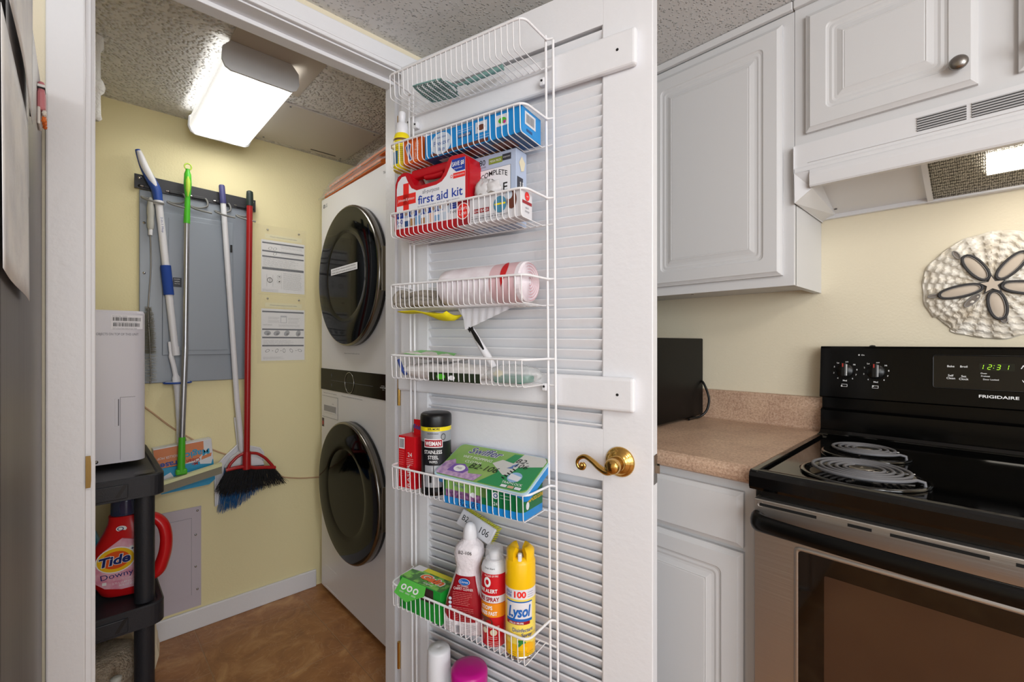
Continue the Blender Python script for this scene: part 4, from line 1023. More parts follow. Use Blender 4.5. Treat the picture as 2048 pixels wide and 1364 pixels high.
def blob(b, m, c, rx, ry, rz, seed, n=18, k=12, amp=.18, smooth=True):
    rr = random.Random(seed); ph = [rr.uniform(0, 6.28) for _ in range(8)]; vs = []
    for i in range(k + 1):
        th = math.pi * i / k
        for j in range(n):
            a = 2 * math.pi * j / n
            q = 1 + amp * (math.sin(3 * a + ph[0] + 2 * th) * .5 + math.sin(5 * a + ph[1] - 3 * th) * .4 + math.sin(7 * th + ph[2] + a) * .5 + rr.uniform(-.35, .35))
            vs.append((c[0] + rx * q * math.sin(th) * math.cos(a), c[1] + ry * q * math.sin(th) * math.sin(a), c[2] + rz * q * math.cos(th)))
    b.add(vs, [(i * n + j, (i + 1) * n + j, (i + 1) * n + (j + 1) % n, i * n + (j + 1) % n) for i in range(k) for j in range(n)], m, smooth)
t = thing('vinyl_glove', 'crumpled white disposable glove pulled out of the glove box', 'glove', on_door(.392, .098, 1.505), DA)
GLV = mat('glove_white', '#dedcde', .4, var=(40, '#bdb6b4', .7)); b = MB(); blob(b, GLV, (-.005, .0, .048), .026, .018, .040, 3); blob(b, GLV, (.020, -.004, .058), .028, .012, .022, 4); blob(b, GLV, (-.012, .016, .074), .020, .010, .018, 5); b.build('glove_body', t)
# leaf bag box
t, b, M, w_, d_ = carton('leaf_bag_box', 'torn white and red trash bag box at the front of the third basket', 'box', .322, .508, .077, .1225, fl(2, .42), .064, mat('box_white', '#dddce0', .4))
b.build('carton', t); b = MB(); b.M = M; y = -.0003; CR2 = mat('box_crimson', '#9c1c26', .4)
b.box(.002, .040, y - .0002, y, .002, .063, CR2); b.ellipse(.020, .036, .020, .020, WINK, y - .0004); b.ellipse(.020, .036, .018, .018, RC, y - .0006); b.text('Laura', .020, .039, .010, WINK, y - .0009, w=.026); b.text('Lynn', .020, .027, .010, WINK, y - .0009, w=.022)
b.text('LEAF BAGS', .073, .026, .006, WINK, y - .0007, w=.044); b.box(.050, .097, y - .0004, y, .024, .034, CR2)
b.ellipse(.128, .035, .018, .019, mat('print_globe', '#4f8fae', .4), y - .0004); b.box(.113, .143, y - .0007, y - .0004, .034, .038, SPY); b.ellipse(.160, .040, .013, .020, BRN, y - .0004); b.ellipse(.153, .052, .009, .010, mat('print_pale'), y - .0006)
b.lines(.045, .016, .10, 3, .005, GREYINK, y - .0004); b.text('NEW LARGER TWIST TIES  15 BAGS', .10, .009, .0045, GREYINK, y - .0006, w=.10)
def side(M, w_, y, z): return M @ Matrix.Translation((w_ + .0008, y, z)) @ Matrix.Rotation(R(90), 4, 'Z')
b.quad((w_ + .0006, .002, .030), (w_ + .0006, .043, .030), (w_ + .0006, .043, .037), (w_ + .0006, .002, .037), CR2)
b.prism([(.05, .0635), (.07, .070), (.085, .0645), (.10, .072), (.12, .0640)], .002, .0035, mat('torn_card', '#8d8379', .7))
b.build('print', t); b = MB(); b.M = side(M, w_, .022, .048); b.ellipse(0, 0, .010, .010, RC, -.0004); b.text('red', 0, -.002, .004, WINK, -.0009); b.text('quick', 0, -.028, .005, GREYINK, -.0004); b.text('change', 0, -.036, .005, GREYINK, -.0004); b.build('side_print', t)

# ------------------------------------------------------------------ basket 4
FILM = mat('bag_film_white', '#f0e9ee', .35, var=(30, '#d5c6cc', .5)); PNKF = mat('bag_film_pink', '#dcb8bd', .35)
t, nb = put('d', 'trash_bag_roll', 'fat roll of white drawstring trash bags lying in the fourth basket', 'trash bag roll', .385, .080, fl(3, .385))
zc = fl(3, .385) + .049; b = nb(); rr = random.Random(2)
pf = [(0, .255), (.030, .254), (.040, .256), (.0455, .262), (.047, .29), (.048, .36), (.0475, .42)]
b.lathe([(r_, h) for r_, h in pf], FILM, (0, -.080, zc), 30, axis='x', cap=False)
b.lathe([(.0475, .42), (.048, .44), (.0482, .475), (.048, .490)], PNKF, (0, -.080, zc), 30, axis='x', cap=False)
prr = [(.048, .490), (.0475, .500), (.044, .504)]; mm = [FILM, FILM]; r_ = .044
while r_ > .006: prr += [(r_ - .0010, .5005), (r_ - .0030, .504)]; mm += [PNKF if len(mm) % 4 == 2 else FILM, FILM]; r_ -= .0034
prr.append((0, .501)); mm.append(FILM); b.lathe(prr, FILM, (0, -.080, zc), 30, axis='x', cap=False, mats=mm, smooth=False); b.build('roll', t)
b = nb(); vs = []
for i in range(13):
    a = R(165 + i * 7.5); q = math.sin(math.pi * (i + .6) / 13.5); vs += [(.452 + .004 * (1 - q), -.080 + .0492 * math.cos(a), zc - .0492 * math.sin(a)), (.452 + .017 * q, -.080 + .0492 * math.cos(a), zc - .0492 * math.sin(a))]
b.add(vs, [(2 * i, 2 * i + 1, 2 * i + 3, 2 * i + 2) for i in range(12)], mat('tie_red', '#c81c22', .35)); b.build('drawstring', t, label='red drawstring')
b = nb(); zb = BZ[3][0] - BZ[3][1] - .010 * .385; vs = []; n = 24
for i in range(n + 1):
    f = i / n; x = .30 + .165 * f; dz = .058 * (1 - f) * min(1, f * 12) ; o = -.075 + .0018 * math.sin(i * 1.9)
    vs += [(x, o, zb - .003), (x - .004 * f, o - .004, zb - dz - .004)]
b.add(vs, [(2 * i, 2 * i + 2, 2 * i + 3, 2 * i + 1) for i in range(n)], mat('bag_film_thin', '#e9e9ee', .3, alpha=.85), True); b.build('loose_bag_corner', t)
ROPEM = mat('grey_rope', '#a39b8e', .9, bump=(350, .003, 'noise'))
t, nb = put('d', 'rope_bundle', 'bundle of grey cord folded at the end of the fourth basket', 'rope', .18, .085, fl(3, .18))
b = nb(); z = fl(3, .18)
for k, (o, dz) in enumerate(((-.108, .010), (-.098, .022), (-.088, .010), (-.08, .026), (-.07, .012), (-.1, .034), (-.085, .038))):
    b.tube(spline([(.098 + .003 * k, o, z + dz), (.13, o + .004, z + dz * (.8 + .1 * (k % 3))), (.17, o - .004, z + dz + .002), (.21, o + .003, z + dz - .002 * (k % 2)), (.247 - .003 * k, o, z + max(.009, dz * .8))], 4), .0078, ROPEM, 8)
for k in range(4): b.tube(spline([(.099, -.112 + .008 * k, z + .012), (.092, -.108 + .008 * k, z + .030), (.102, -.10 + .008 * k, z + .044), (.118, -.095, z + .040), (.14, -.09, z + .022)], 4), .007, ROPEM, 8)
b.build('cord', t)
t, nb = put('d', 'yellow_cloth', 'bright yellow cloth sagging through the wires under the cord bundle', 'cloth', .21, .07, zb - .03)
b = nb(); YC = mat('bright_yellow_cloth', '#eddc14', .8); vs = []; n = 14; m_ = 5
for j in range(m_ + 1):
    for i in range(n + 1):
        f = i / n; x = .105 + .175 * f; o = -.112 + .075 * j / m_
        sag = (.006 + .024 * max(0, min(1, (f - .35) * 2.5))) * math.sin(math.pi * (.15 + .7 * j / m_)); vs.append((x, o, zb - .002 - sag * (1 if f < .97 else .6)))
b.add(vs, [(j * (n + 1) + i, j * (n + 1) + i + 1, (j + 1) * (n + 1) + i + 1, (j + 1) * (n + 1) + i) for j in range(m_) for i in range(n)], YC, True); b.build('cloth_body', t, solid=.002)
t, nb = put('d', 'dish_brush', 'white handled brush with black grip slanting down between fourth and fifth baskets', 'brush', .34, .075, 1.15)
b = nb(); o = -.068; b.tube([(.284, o, 1.288), (.326, o - .002, 1.236)], .0032, MWH, 10); b.tube([(.326, o - .002, 1.236), (.352, o - .003, 1.20), (.380, o - .006, 1.166), (.402, o - .009, 1.140)], [.0065, .0085, .0095, .007], MWH, 12); b.build('handle', t)
b = nb(); b.tube([(.322, o - .003, 1.2395), (.329, o - .004, 1.231)], .0075, BLACK, 10); b.tube([(.330, o - .008, 1.236), (.350, o - .0105, 1.211), (.372, o - .0125, 1.184)], [.004, .0055, .002], BLACK, 8); b.build('grip', t, label='black rubber grip')

# ------------------------------------------------------------------ basket 5
PKW = mat('pack_white', '#e6e3e2', .3, var=(35, '#c9c2bf', .6)); PKG = mat('pack_green', '#62c24e', .3)
def pillow(nb, t, name, u0, u1, n0, n1, z0, h, m, seed, amp=.004, tilt=0.0, label=None):
    rr = random.Random(seed); b = nb(); nx, ny = 16, 8; V = []
    for s_ in (1, -1):
        for j in range(ny + 1):
            for i in range(nx + 1):
                f, g = i / nx, j / ny; e = (math.sin(math.pi * f) * math.sin(math.pi * g)) ** .28
                z = z0 + h / 2 + s_ * h / 2 * e + tilt * (f - .5) + (rr.uniform(-amp, amp) if s_ > 0 else 0) * e
                V.append((u0 + (u1 - u0) * f + rr.uniform(-amp, amp) * .4, -(n0 + (n1 - n0) * g), z))
    k = (nx + 1) * (ny + 1); F = []
    for j in range(ny):
        for i in range(nx):
            a = j * (nx + 1) + i; F.append((a, a + nx + 1, a + nx + 2, a + 1)); F.append((k + a, k + a + 1, k + a + nx + 2, k + a + nx + 1))
    rim = [i for i in range(nx + 1)] + [j * (nx + 1) + nx for j in range(1, ny + 1)] + [ny * (nx + 1) + i for i in range(nx - 1, -1, -1)] + [j * (nx + 1) for j in range(ny - 1, 0, -1)]
    for a, c in zip(rim, rim[1:] + rim[:1]): F.append((a, c, c + k, a + k))
    b.add(V, F, m, True); return b.build(name, t, label=label)
z5 = fl(4, .3)
t, nb = put('d', 'cloth_pack', 'soft white plastic pack of cleaning cloths in the fifth basket', 'cloth pack', .25, .08, z5)
pillow(nb, t, 'pack_body', .115, .395, .035, .122, z5, .044, PKW, 3, .0035)
b = nb(); b.tube(spline([(.115, -.116, z5 + .050), (.122, -.118, z5 + .040), (.132, -.119, z5 + .024), (.145, -.120, z5 + .012)], 4), .005, mat('pack_blue', '#3b4f96', .35), 8); b.build('blue_edge', t, label='blue printed edge')
t, nb = put('d', 'wipes_pack', 'green and white wipes pack lying on the white cloth pack', 'wipes pack', .19, .08, z5 + .048)
pillow(nb, t, 'pack_body', .100, .30, .030, .115, z5 + .050, .020, PKW, 7, .003, -.012)
b = nb(); b.add([(.13, -.116, z5 + .067), (.20, -.117, z5 + .063), (.29, -.112, z5 + .056), (.27, -.06, z5 + .068), (.19, -.05, z5 + .074), (.14, -.06, z5 + .076)], [(0, 1, 2, 3, 4, 5)], PKG); b.build('green_print', t)
t, nb = put('d', 'scouring_pad_pack', 'dark green scouring pad pack at the bottom of the fifth basket', 'pad pack', .33, .115, z5)
b = nb(); b.box(.235, .395, -.1275, -.1235, z5, z5 + .022, mat('dark_green_print', '#27311f', .4), .001); b.ellipse(.275, z5 + .012, .014, .007, GRN, -.1279); b.ellipse(.31, z5 + .010, .010, .006, PAPER, -.1279); b.build('pack_body', t)
t, nb = put('d', 'zip_bag', 'clear zip bag holding a teal sponge at the free end of the fifth basket', 'zip bag', .455, .08, fl(4, .46))
pillow(nb, t, 'bag_film', .400, .520, .036, .120, fl(4, .46), .046, mat('zip_film', '#f2f4f5', .12, alpha=.35), 9, .004)
b = nb(); b.box(.418, .50, -.108, -.05, fl(4, .46) + .004, fl(4, .46) + .022, mat('teal_sponge', '#2c8a78', .7), .006); blob(b, mat('cream_sponge', '#e2d3a6', .7), (.43, -.10, fl(4, .43) + .024), .012, .010, .009, 2); b.build('sponge', t)

# ------------------------------------------------------------------ basket 6
t, b, M, w_, d_ = carton('red_carton', 'tall narrow red carton with torn open top beside the wipes canister', 'carton', .101, .163, .052, .104, fl(5, .13), .140, mat('carton_bright_red', '#d31420', .35))
RD = mat('carton_bright_red'); b.build('carton', t)
b = MB(); b.M = M; b.box(.028, .060, .030, .032, .138, .182, RD, .0005); b.prism([(.0, .140), (.028, .150), (.026, .176), (.004, .160)], .050, .0515, mat('grey_card', '#8f867c', .7)); b.build('flaps', t)
b = MB(); b.M = M; y = -.0004; b.box(.003, .024, y - .0002, y, .105, .135, PAPER); b.bars(.005, .108, .017, .024, INK, y - .0006, 10, 4)
b.box(.0265, .0275, y - .0003, y, 0, .14, mat('dark_red', '#8e0f16', .4)); b.lines(.003, .098, .020, 12, .006, mat('pale_red_print', '#ee9a93', .5), y - .0004)
b.text('ERASER', .044, .030, .010, WINK, y - .0004, rot=90, w=.07) ; b.text('24', .044, .086, .012, WINK, y - .0004); b.lines(.032, .080, .026, 4, .005, WINK, y - .0004)
b.ellipse(.060, .118, .013, .020, LY, y - .0004) if 0 else None; b.text('Eddie', .044, .128, .009, MBLU, .0296, rot=-12) if 0 else None
b.text('Eddie', .044, .156, .011, MBLU, .0294, rot=-10, bold=.03)
b.build('print', t)
t, nb = put('d', 'wipes_canister', 'black and silver canister of stainless steel wipes with yellow band', 'canister', .214, .078, fl(5, .214), rot=33)
c = (.214, -.078, fl(5, .214)); b = nb(); CB_ = mat('canister_black', '#101114', .25)
b.lathe([(.038, 0), (.040, .002), (.040, .012), (.039, .018), (.0392, .172), (.039, .176)], CB_, c, 32); b.build('body', t)
b = nb(); SLV = mat('label_silver', '#a9acb2', .3, metal=.4); rw = .0396
b.patch(c[0], c[1], rw, -95, 95, c[2] + .020, c[2] + .170, mat('label_black', '#15161a', .3), 20); b.patch(c[0], c[1], rw + .0002, -95, 95, c[2] + .138, c[2] + .166, SLV, 20)
b.patch(c[0], c[1], rw + .0003, -95, 95, c[2] + .1655, c[2] + .178, mat('band_yellow', '#f4df13', .35), 20)
W = (c[0], c[1], rw + .0008); z = c[2]
b.text('20% MORE', .0, z + .1685, .006, INK, wrap=W, w=.032, bold=.02); b.text('TRUSTED BY BRAND', -.002, z + .158, .0032, INK, wrap=W, w=.030)
b.patch(c[0], c[1], rw + .0005, -38, 34, z + .124, z + .146, WINK, 12); b.patch(c[0], c[1], rw + .0007, -36, 32, z + .126, z + .144, mat('weiman_red', '#a31c2b', .35), 12)
b.text('WEIMAN', -.002, z + .1295, .0105, WINK, wrap=(c[0], c[1], rw + .0011), w=.042, bold=.03)
b.text('STAINLESS', -.002, z + .108, .0095, WINK, wrap=W, w=.048, bold=.01); b.text('STEEL', -.001, z + .0945, .0095, WINK, wrap=W, w=.028, bold=.01); b.text('WIPES', -.001, z + .084, .0068, WINK, wrap=W, w=.022)
b.patch(c[0], c[1], rw + .0005, -35, 32, z + .022, z + .078, mat('label_fridge_grey', '#b9bbc0', .3, metal=.3), 10); b.patch(c[0], c[1], rw + .0007, -1, 1.5, z + .022, z + .078, INK, 2); b.patch(c[0], c[1], rw + .0008, -20, -7, z + .034, z + .052, INK, 4)
for a in (-5, 5): b.patch(c[0], c[1], rw + .001, a - .6, a + .6, z + .03, z + .074, WINK, 2)
b.ellipse(.026, z + .151, .0065, .0085, INK, wrap=W, ri=.8); b.build('label', t)
b = nb(); b.lathe([(.0405, .176), (.041, .180), (.041, .200), (.0395, .206), (.035, .2095), (.020, .2105), (0, .2105)], BLACK, c, 32); b.build('lid', t)
# two tray packs of mopping cloths
SG1 = mat('pack_leaf_green', '#7fae5a', .35, var=(14, '#9dbb6a', .7)); SG2 = mat('pack_deep_green', '#2f8f55', .35); SBL = mat('tray_blue', '#1c86cf', .3); LAV = mat('print_lavender', '#c7a7c9', .4, var=(90, '#8d6ca8', .8)); DKG = mat('pack_dark_green', '#0f6b3a', .35)
t = thing('mopping_cloth_box', 'green and blue mopping cloth pack underneath the other one', 'cloth pack', on_door(.395, .078, fl(5, .395)), DA, 'mopping cloth packs in the sixth basket')
def slab(b, w_, d_, z0, z1, r, m):
    p = rrect(-w_ / 2, w_ / 2, -d_ / 2, d_ / 2, r, 5); n = len(p)
    b.add([(x, y, z0) for x, y in p] + [(x, y, z1) for x, y in p], [(i, (i + 1) % n, n + (i + 1) % n, n + i) for i in range(n)], m, True); b.add([(x, y, z0) for x, y in p], [tuple(range(n))[::-1]], m); b.add([(x, y, z1) for x, y in p], [tuple(range(n))], m)
b = MB(); slab(b, .238, .096, 0, .018, .012, SBL); slab(b, .238, .096, .018, .062, .012, DKG); b.build('tray', t)
b = MB(); y = -.0484; b.box(-.105, .02, y - .0003, y, .034, .060, SG1); b.box(-.105, .005, y - .0004, y, .018, .036, mat('print_plum', '#5b3a66', .4, var=(120, '#a878a5', .9))); b.box(.005, .105, y - .0003, y, .018, .060, DKG)
b.text('Procter', -.06, .045, .008, DN, y - .0006); b.ellipse(-.02, .034, .008, .006, CWH, y - .0006); b.ellipse(.045, .045, .009, .008, CWH, y - .0006); b.ellipse(.045, .045, .006, .005, DN, y - .0008, ri=.6); b.lines(.058, .048, .03, 2, .007, WINK, y - .0006)
b.text('24', .045, .022, .008, WINK, y - .0006); b.text('B2-106', -.035, .003, .014, mat('marker_navy', '#17306e', .5), y - .0006, shear=.2, w=.06); b.build('front_print', t)
b = MB(); b.M = Matrix.Translation((.1192, 0, 0)) @ Matrix.Rotation(R(90), 4, 'Z'); b.text('TRAP+LOCK CLOTHS', 0.005, .036, .0085, LY, -.0004, w=.07, bold=.02); b.ellipse(-.03, .03, .007, .009, CWH, -.0004); b.build('side_print', t)
t = thing('mopping_cloth_tray', 'tilted clear-lidded green tray of wet mopping cloths resting on top of the lower one', 'cloth pack', on_door(.388, .0745, fl(5, .39) + .0935), DA - 1, 'mopping cloth packs in the sixth basket', rx=26)
t.rotation_euler = (R(25), R(.8), R(DA - 1))
b = MB(); slab(b, .272, .124, -.026, -.004, .014, SBL); slab(b, .278, .130, -.006, -.002, .015, mat('clear_rim', '#bcd7ea', .15)); b.build('tray', t)
b = MB(); slab(b, .270, .122, -.002, 0.0, .014, SG1); Y0 = .0006
def top(poly, m, z=Y0): b.add([(x, y, z) for x, y in poly], [tuple(range(len(poly)))], m)
top([(.0, -.060), (.03, -.02), (.02, .01), (.04, .055), (.12, .059), (.134, .045), (.134, -.05), (.12, -.060)], SG2)
top([(.0, .010), (.02, .028), (.055, .022), (.065, .060), (.124, .060), (.134, .048), (.134, .028), (.075, .012), (.065, -.018), (.05, -.022)], mat('print_mop_grey', '#cfcfcb', .4), .0009)
top([(-.134, -.05), (-.128, -.060), (-.01, -.060), (.0, -.035), (-.04, -.040), (-.055, -.020), (-.095, -.018), (-.11, .0), (-.132, -.015)], LAV, .0010); top([(-.105, -.045), (-.055, -.045), (-.045, -.03), (-.07, -.012), (-.10, -.018)], mat('print_violet', '#7d5cb0', .4), .0012)
def tt(s, x, z, h, m, lift=.0016, **k): b.text(s, x, z, h, m, lift, plane='top', **k)
tt('Swiffer', -.040, .030, .024, WINK, .0014, shear=.3, w=.106, bold=.05); tt('Swiffer', -.040, .030, .024, mat('swiffer_ink', '#5a5e8a', .4), .0018, shear=.3, w=.102, bold=.02)
tt('WET MOPPING', -.050, .010, .0095, WINK, w=.092); tt('CLOTHS', -.052, -.006, .0095, WINK, w=.05)
vs = [(-.075 + .017 * math.cos(a), -.030 + .012 * math.sin(a), .0014) for a in [2 * math.pi * k / 20 for k in range(20)]]; b.add(vs, [tuple(range(20))], WINK); tt('FREE', -.075, -.033, .006, GREYINK, .0018)
tt('B2-106', -.010, -.022, .019, INK, .0020, shear=.25, w=.085); tt('B2-', .076, .026, .015, INK, .0020, shear=.25, w=.035); tt('106', .082, .010, .014, INK, .0020, shear=.25, w=.035)
vs = [(.085 + .019 * math.cos(a), -.022 + .017 * math.sin(a), .0014) for a in [2 * math.pi * k / 20 for k in range(20)]]; b.add(vs, [tuple(range(20))], mat('print_sky')); top([(.07, -.03), (.10, -.034), (.102, -.018), (.07, -.012)], CWH, .0018)
tt('TRAP+LOCK', .090, -.046, .0075, WINK, w=.055)
for i, m2 in enumerate((CWH, mat('print_tan2'), CWH)): top([(.066 + i * .019, -.058), (.082 + i * .019, -.058), (.082 + i * .019, -.050), (.066 + i * .019, -.050)], m2, .0016)
for i in range(5): top([(.052 + .003 * i, -.030 + .008 * i), (.062 + .003 * i, -.034 + .008 * i), (.063 + .003 * i, -.031 + .008 * i), (.053 + .003 * i, -.027 + .008 * i)], INK, .0015)
for x, y_ in ((.048, .002), (.055, .012)): top([(x, y_), (x + .016, y_ + .002), (x + .013, y_ + .012)], mat('print_arrow_blue', '#5c7db6', .4), .0016)
b.build('printed_lid', t)

# ------------------------------------------------------------------ basket 7
GN1 = mat('box_green', '#1f9a35', .35); GN2 = mat('flap_green', '#5cc24c', .35); GN3 = mat('leaf_green', '#7ec850', .35, var=(45, '#2e6b2a', .9, (.45, .55)))
t, b, M, w_, d_ = carton('dryer_sheet_box', 'open green dryer sheet box with flap hanging over the seventh basket', 'box', .122, .272, .048, .121, fl(6, .2), .082, GN1, rz=-2)
b.build('carton', t); b = MB(); b.M = M; zt = .0826
b.quad((0, .002, zt), (w_, .002, zt), (w_, d_, zt), (0, d_, zt), GN3); b.quad((.0, .055, zt + .0003), (w_, .055, zt + .0003), (w_, .072, zt + .0003), (0, .072, zt + .0003), mat('box_yellow_strip', '#e4dc1f', .35))
b.ellipse(.02, 0, .0, .0, WINK) if 0 else None
b.quad((0, .045, zt + .0004), (.035, .05, zt + .0004), (.035, .072, zt + .0004), (0, .072, zt + .0004), mat('box_white'))
b.text('Gain', .090, .024, .022, WINK, zt + .0006, plane='top', shear=.15, w=.086, bold=.12); b.text('Gain', .090, .024, .022, mat('gain_orange', '#ee6a1e', .35), zt + .0010, plane='top', shear=.15, w=.080, bold=.05)
b.text('original', .094, .009, .007, WINK, zt + .0006, plane='top', w=.032)
b.box(.05, .125, -.0003, 0, .045, .080, mat('dark_inside', '#3a2622', .8))
b.build('print', t)
b = MB(); b.M = M; F4 = [(.012, -.001, .083), (.100, -.001, .083), (.108, -.016, .067), (.060, -.033, .046), (.008, -.026, .053)]
b.add(F4, [(0, 1, 2, 3, 4)], GN2); b.M = M @ Matrix.Translation((.054, -.0145, .0672)) @ Matrix.Rotation(R(-41), 4, 'X')
for i in range(3): b.ellipse(-.022 + i * .022, .002, .009, .007, WINK, -.0012, ri=.55); b.lines(-.030 + i * .022, -.009, .016, 2, .002, WINK, -.0012, th=.0006)
b.build('flap', t, solid=.0006)

t, nb = put('d', 'carpet_cleaner_bottle', 'white squeeze bottle with dark red carpet cleaner label', 'bottle', .324, .090, fl(6, .324), rot=18)
z = fl(6, .324); b = nb()
def drift(k): return .324 + .011 * k
rows = [(0, .052, .030), (.004, .056, .033), (.035, .0575, .034), (.075, .051, .033), (.115, .040, .031), (.145, .031, .0285), (.155, .0295, .028), (.172, .034, .030), (.190, .0375, .031), (.206, .034, .029), (.216, .024, .022), (.222, .017, .016), (.226, .0155, .0155)]
outline([(z + h, drift(h / .22) - w2, drift(h / .22) + w2, d2) for h, w2, d2 in rows], .03, mat('bottle_white', '#e9e2e6', .35, bump=(90, .003, 'noise')), b, roundf=.8, y0=-.090); b.build('body', t)
b = nb(); b.lathe([(.017, .224), (.018, .228), (.0165, .245), (.012, .258), (.006, .263), (0, .264)], MWH, (drift(1), -.090, z), 20); b.build('cap', t)
b = nb(); CRD = mat('cleaner_red', '#9c0f1f', .3); vs = []
lr = [(.034, .0535), (.045, .0555), (.075, .0500), (.115, .0385), (.142, .0305)]
for h, w2 in lr:
    for k in range(13):
        a = R(-66 + 132 * k / 12); d2 = {.034: .034, .045: .034, .075: .033, .115: .031, .142: .0288}[h]
        ca = math.sin(a); sa = math.cos(a); vs.append((drift(h / .22) + math.copysign(abs(ca) ** .8, ca) * w2 * 1.01, -.0902 - abs(sa) ** .8 * d2 * 1.03, z + h))
b.add(vs, [(i * 13 + k, i * 13 + k + 1, (i + 1) * 13 + k + 1, (i + 1) * 13 + k) for i in range(4) for k in range(12)], CRD, True); b.build('label_backing', t, label='dark red label')
b = nb(); y = -.1262; dx = drift(.55)
b.ellipse(dx + .003, z + .131, .0145, .0085, WINK, y + .001); b.ellipse(dx + .003, z + .131, .0135, .0078, mat('logo_blue', '#1e66b8', .35), y + .0005); b.text('Clorox', dx + .003, z + .1285, .006, WINK, y, w=.021)
b.text('CARPET CLEANER', dx + .001, z + .111, .0065, WINK, y, w=.050); b.text('OXY POWERED', dx, z + .119, .0035, WINK, y, w=.028)
b.lines(dx - .026, z + .105, .052, 8, .0042, mat('pale_red_print'), y - .0006); b.lines(dx - .026, z + .068, .056, 8, .0042, mat('pale_red_print'), y - .0006)
for i in range(3): b.ellipse(dx - .033, z + .088 - i * .010, .004, .004, mat('print_pale'), y - .0002)
b.text('B2-106', drift(.9), z + .196, .0085, INK, -.1225, shear=.1, w=.034)
b.bars(dx - .022, z + .006, .016, .018, GREYINK, y + .0005, 10, 6); b.lines(dx - .045, z + .028, .02, 6, .0042, GREYINK, y + .002); b.lines(dx + .0, z + .028, .035, 6, .0042, GREYINK, y + .0005)
b.build('print', t)
# scrub brush wedged behind it
t = thing('scrub_brush', 'white scrub brush with yellow bristles wedged behind the carpet cleaner bottle', 'brush', on_door(.318, .036, .722), DA)
t.rotation_euler = (R(-25), R(17), R(DA)); b = MB(); b.box(-.056, .056, -.009, 0, -.021, .021, MWH, .003); b.text('B2', -.036, -.004, .014, INK, -.0094, bold=.0); b.text('106', .030, -.008, .016, INK, -.0094, bold=.0); b.build('block', t)
b = MB(); rr = random.Random(6); YBR = mat('yellow_bristle', '#dfe01e', .5)
for i in range(20):
    for j in range(8):
        x = -.052 + .104 * i / 19; q = -.018 + .036 * j / 7; b.tube([(x, 0, q), (x * 1.03 + rr.uniform(-.001, .001), .022, q * 1.15 + .004)], .0017, YBR, 4, cap=True)
b.build('bristles', t)
t, nb = put('d', 'yellow_label_bottle', 'bottle with round yellow label hidden behind the carpet cleaner and fire spray', 'bottle', .372, .038, fl(6, .372), rot=25)
z = fl(6, .372); b = nb(); b.lathe([(.024, 0), (.025, .003), (.025, .13), (.02, .16), (.010, .175), (.010, .185)], mat('bottle_dark_red', '#8f1a1e', .3), (.376, -.052, z), 24); b.build('body', t)
b = nb(); b.ellipse(-.006, z + .145, .030, .040, SPY, wrap=(.376, -.052, .0256)); b.text('Spl', -.012, z + .135, .020, INK, wrap=(.376, -.052, .0262), rot=-62, bold=.02); b.text('C', -.004, z + .165, .016, INK, wrap=(.376, -.052, .0262), bold=.02); b.build('label', t)
# fire spray
t, nb = put('d', 'fire_spray_can', 'red and orange aerosol can of fire spray with clear cap', 'aerosol can', .410, .088, fl(6, .41), rot=24)
c = (.410, -.088, fl(6, .41)); z = c[2]; b = nb(); FR = mat('can_red', '#cf1a26', .25)
b.lathe([(.029, 0), (.0315, .003), (.0315, .17)], FR, c, 30); b.lathe([(.0315, .17), (.0312, .176), (.028, .186), (.0215, .193), (.0215, .196)], mat('can_white_shoulder', '#dfe0e4', .3), c, 30); b.build('body', t)
W = (c[0], c[1], .0319); b = nb()
b.patch(c[0], c[1], .0317, -100, 100, z + .103, z + .120, mat('can_white', '#e6e3e6', .3), 24); b.patch(c[0], c[1], .0317, -100, 100, z + .070, z + .102, mat('can_orange', '#f0921c', .3), 24)
b.add([(W[0] + W[2] * 1.001 * math.sin(q), W[1] - W[2] * 1.001 * math.cos(q), z + h) for q, h in ((-.9, .073), (-.4, .073), (.1, .070), (.6, .062), (.9, .055), (-.9, .055))], [(0, 1, 2, 3, 4, 5)], mat('can_orange')) if 0 else None
W2 = (c[0], c[1], .0324)
b.text('FIRE SPRAY', -.010, z + .107, .0095, mat('weiman_red'), wrap=W2, w=.055, bold=.03); b.text('FIRE ALERT', -.012, z + .127, .0085, WINK, wrap=W2, w=.050, bold=.03); b.text('STOPS', -.014, z + .088, .0085, WINK, wrap=W2, w=.030, bold=.03); b.text('FIRES FAST', -.010, z + .075, .0085, WINK, wrap=W2, w=.045, bold=.03)
b.ellipse(-.012, z + .151, .009, .012, WINK, wrap=W2, ri=.5); b.text('IN CASE OF FIRE', -.002, z + .164, .0045, WINK, wrap=W2, w=.034)
b.ellipse(-.02, z + .058, .022, .013, mat('print_brown'), wrap=W2); b.text('FOR HOME USE', -.002, z + .045, .0060, WINK, wrap=W2, w=.040); b.ellipse(.004, z + .035, .0085, .0075, mat('print_cream'), wrap=W2); b.ellipse(-.018, z + .038, .0065, .0065, mat('print_cream'), wrap=W2)
b.lines(-.008, z + .024, .022, 2, .0042, WINK, wrap=W2); b.lines(-.010, z + .013, .030, 3, .0042, WINK, wrap=W2); b.text('First Alert', -.006, z + .180, .0045, INK, wrap=(c[0], c[1], .0300), w=.026); b.build('label', t)
b = nb(); b.lathe([(.012, .194), (.012, .206), (.010, .210), (0, .2105)], MWH, c, 16); b.build('nozzle', t)
for i in range(3): nb().tube([(c[0] - .004, c[1] - .0118, z + .206 - i * .004), (c[0], c[1] - .0124, z + .203 - i * .004), (c[0] + .004, c[1] - .0118, z + .206 - i * .004)], .0006, INK, 4).build('arrow_mark', t) if 0 else None
b = nb(); b.lathe([(.0225, .188), (.0222, .205), (.0205, .222), (.016, .2265), (0, .227)], mat('clear_cap', '#f3f3f6', .08, alpha=.28), c, 24); b.build('cap', t)
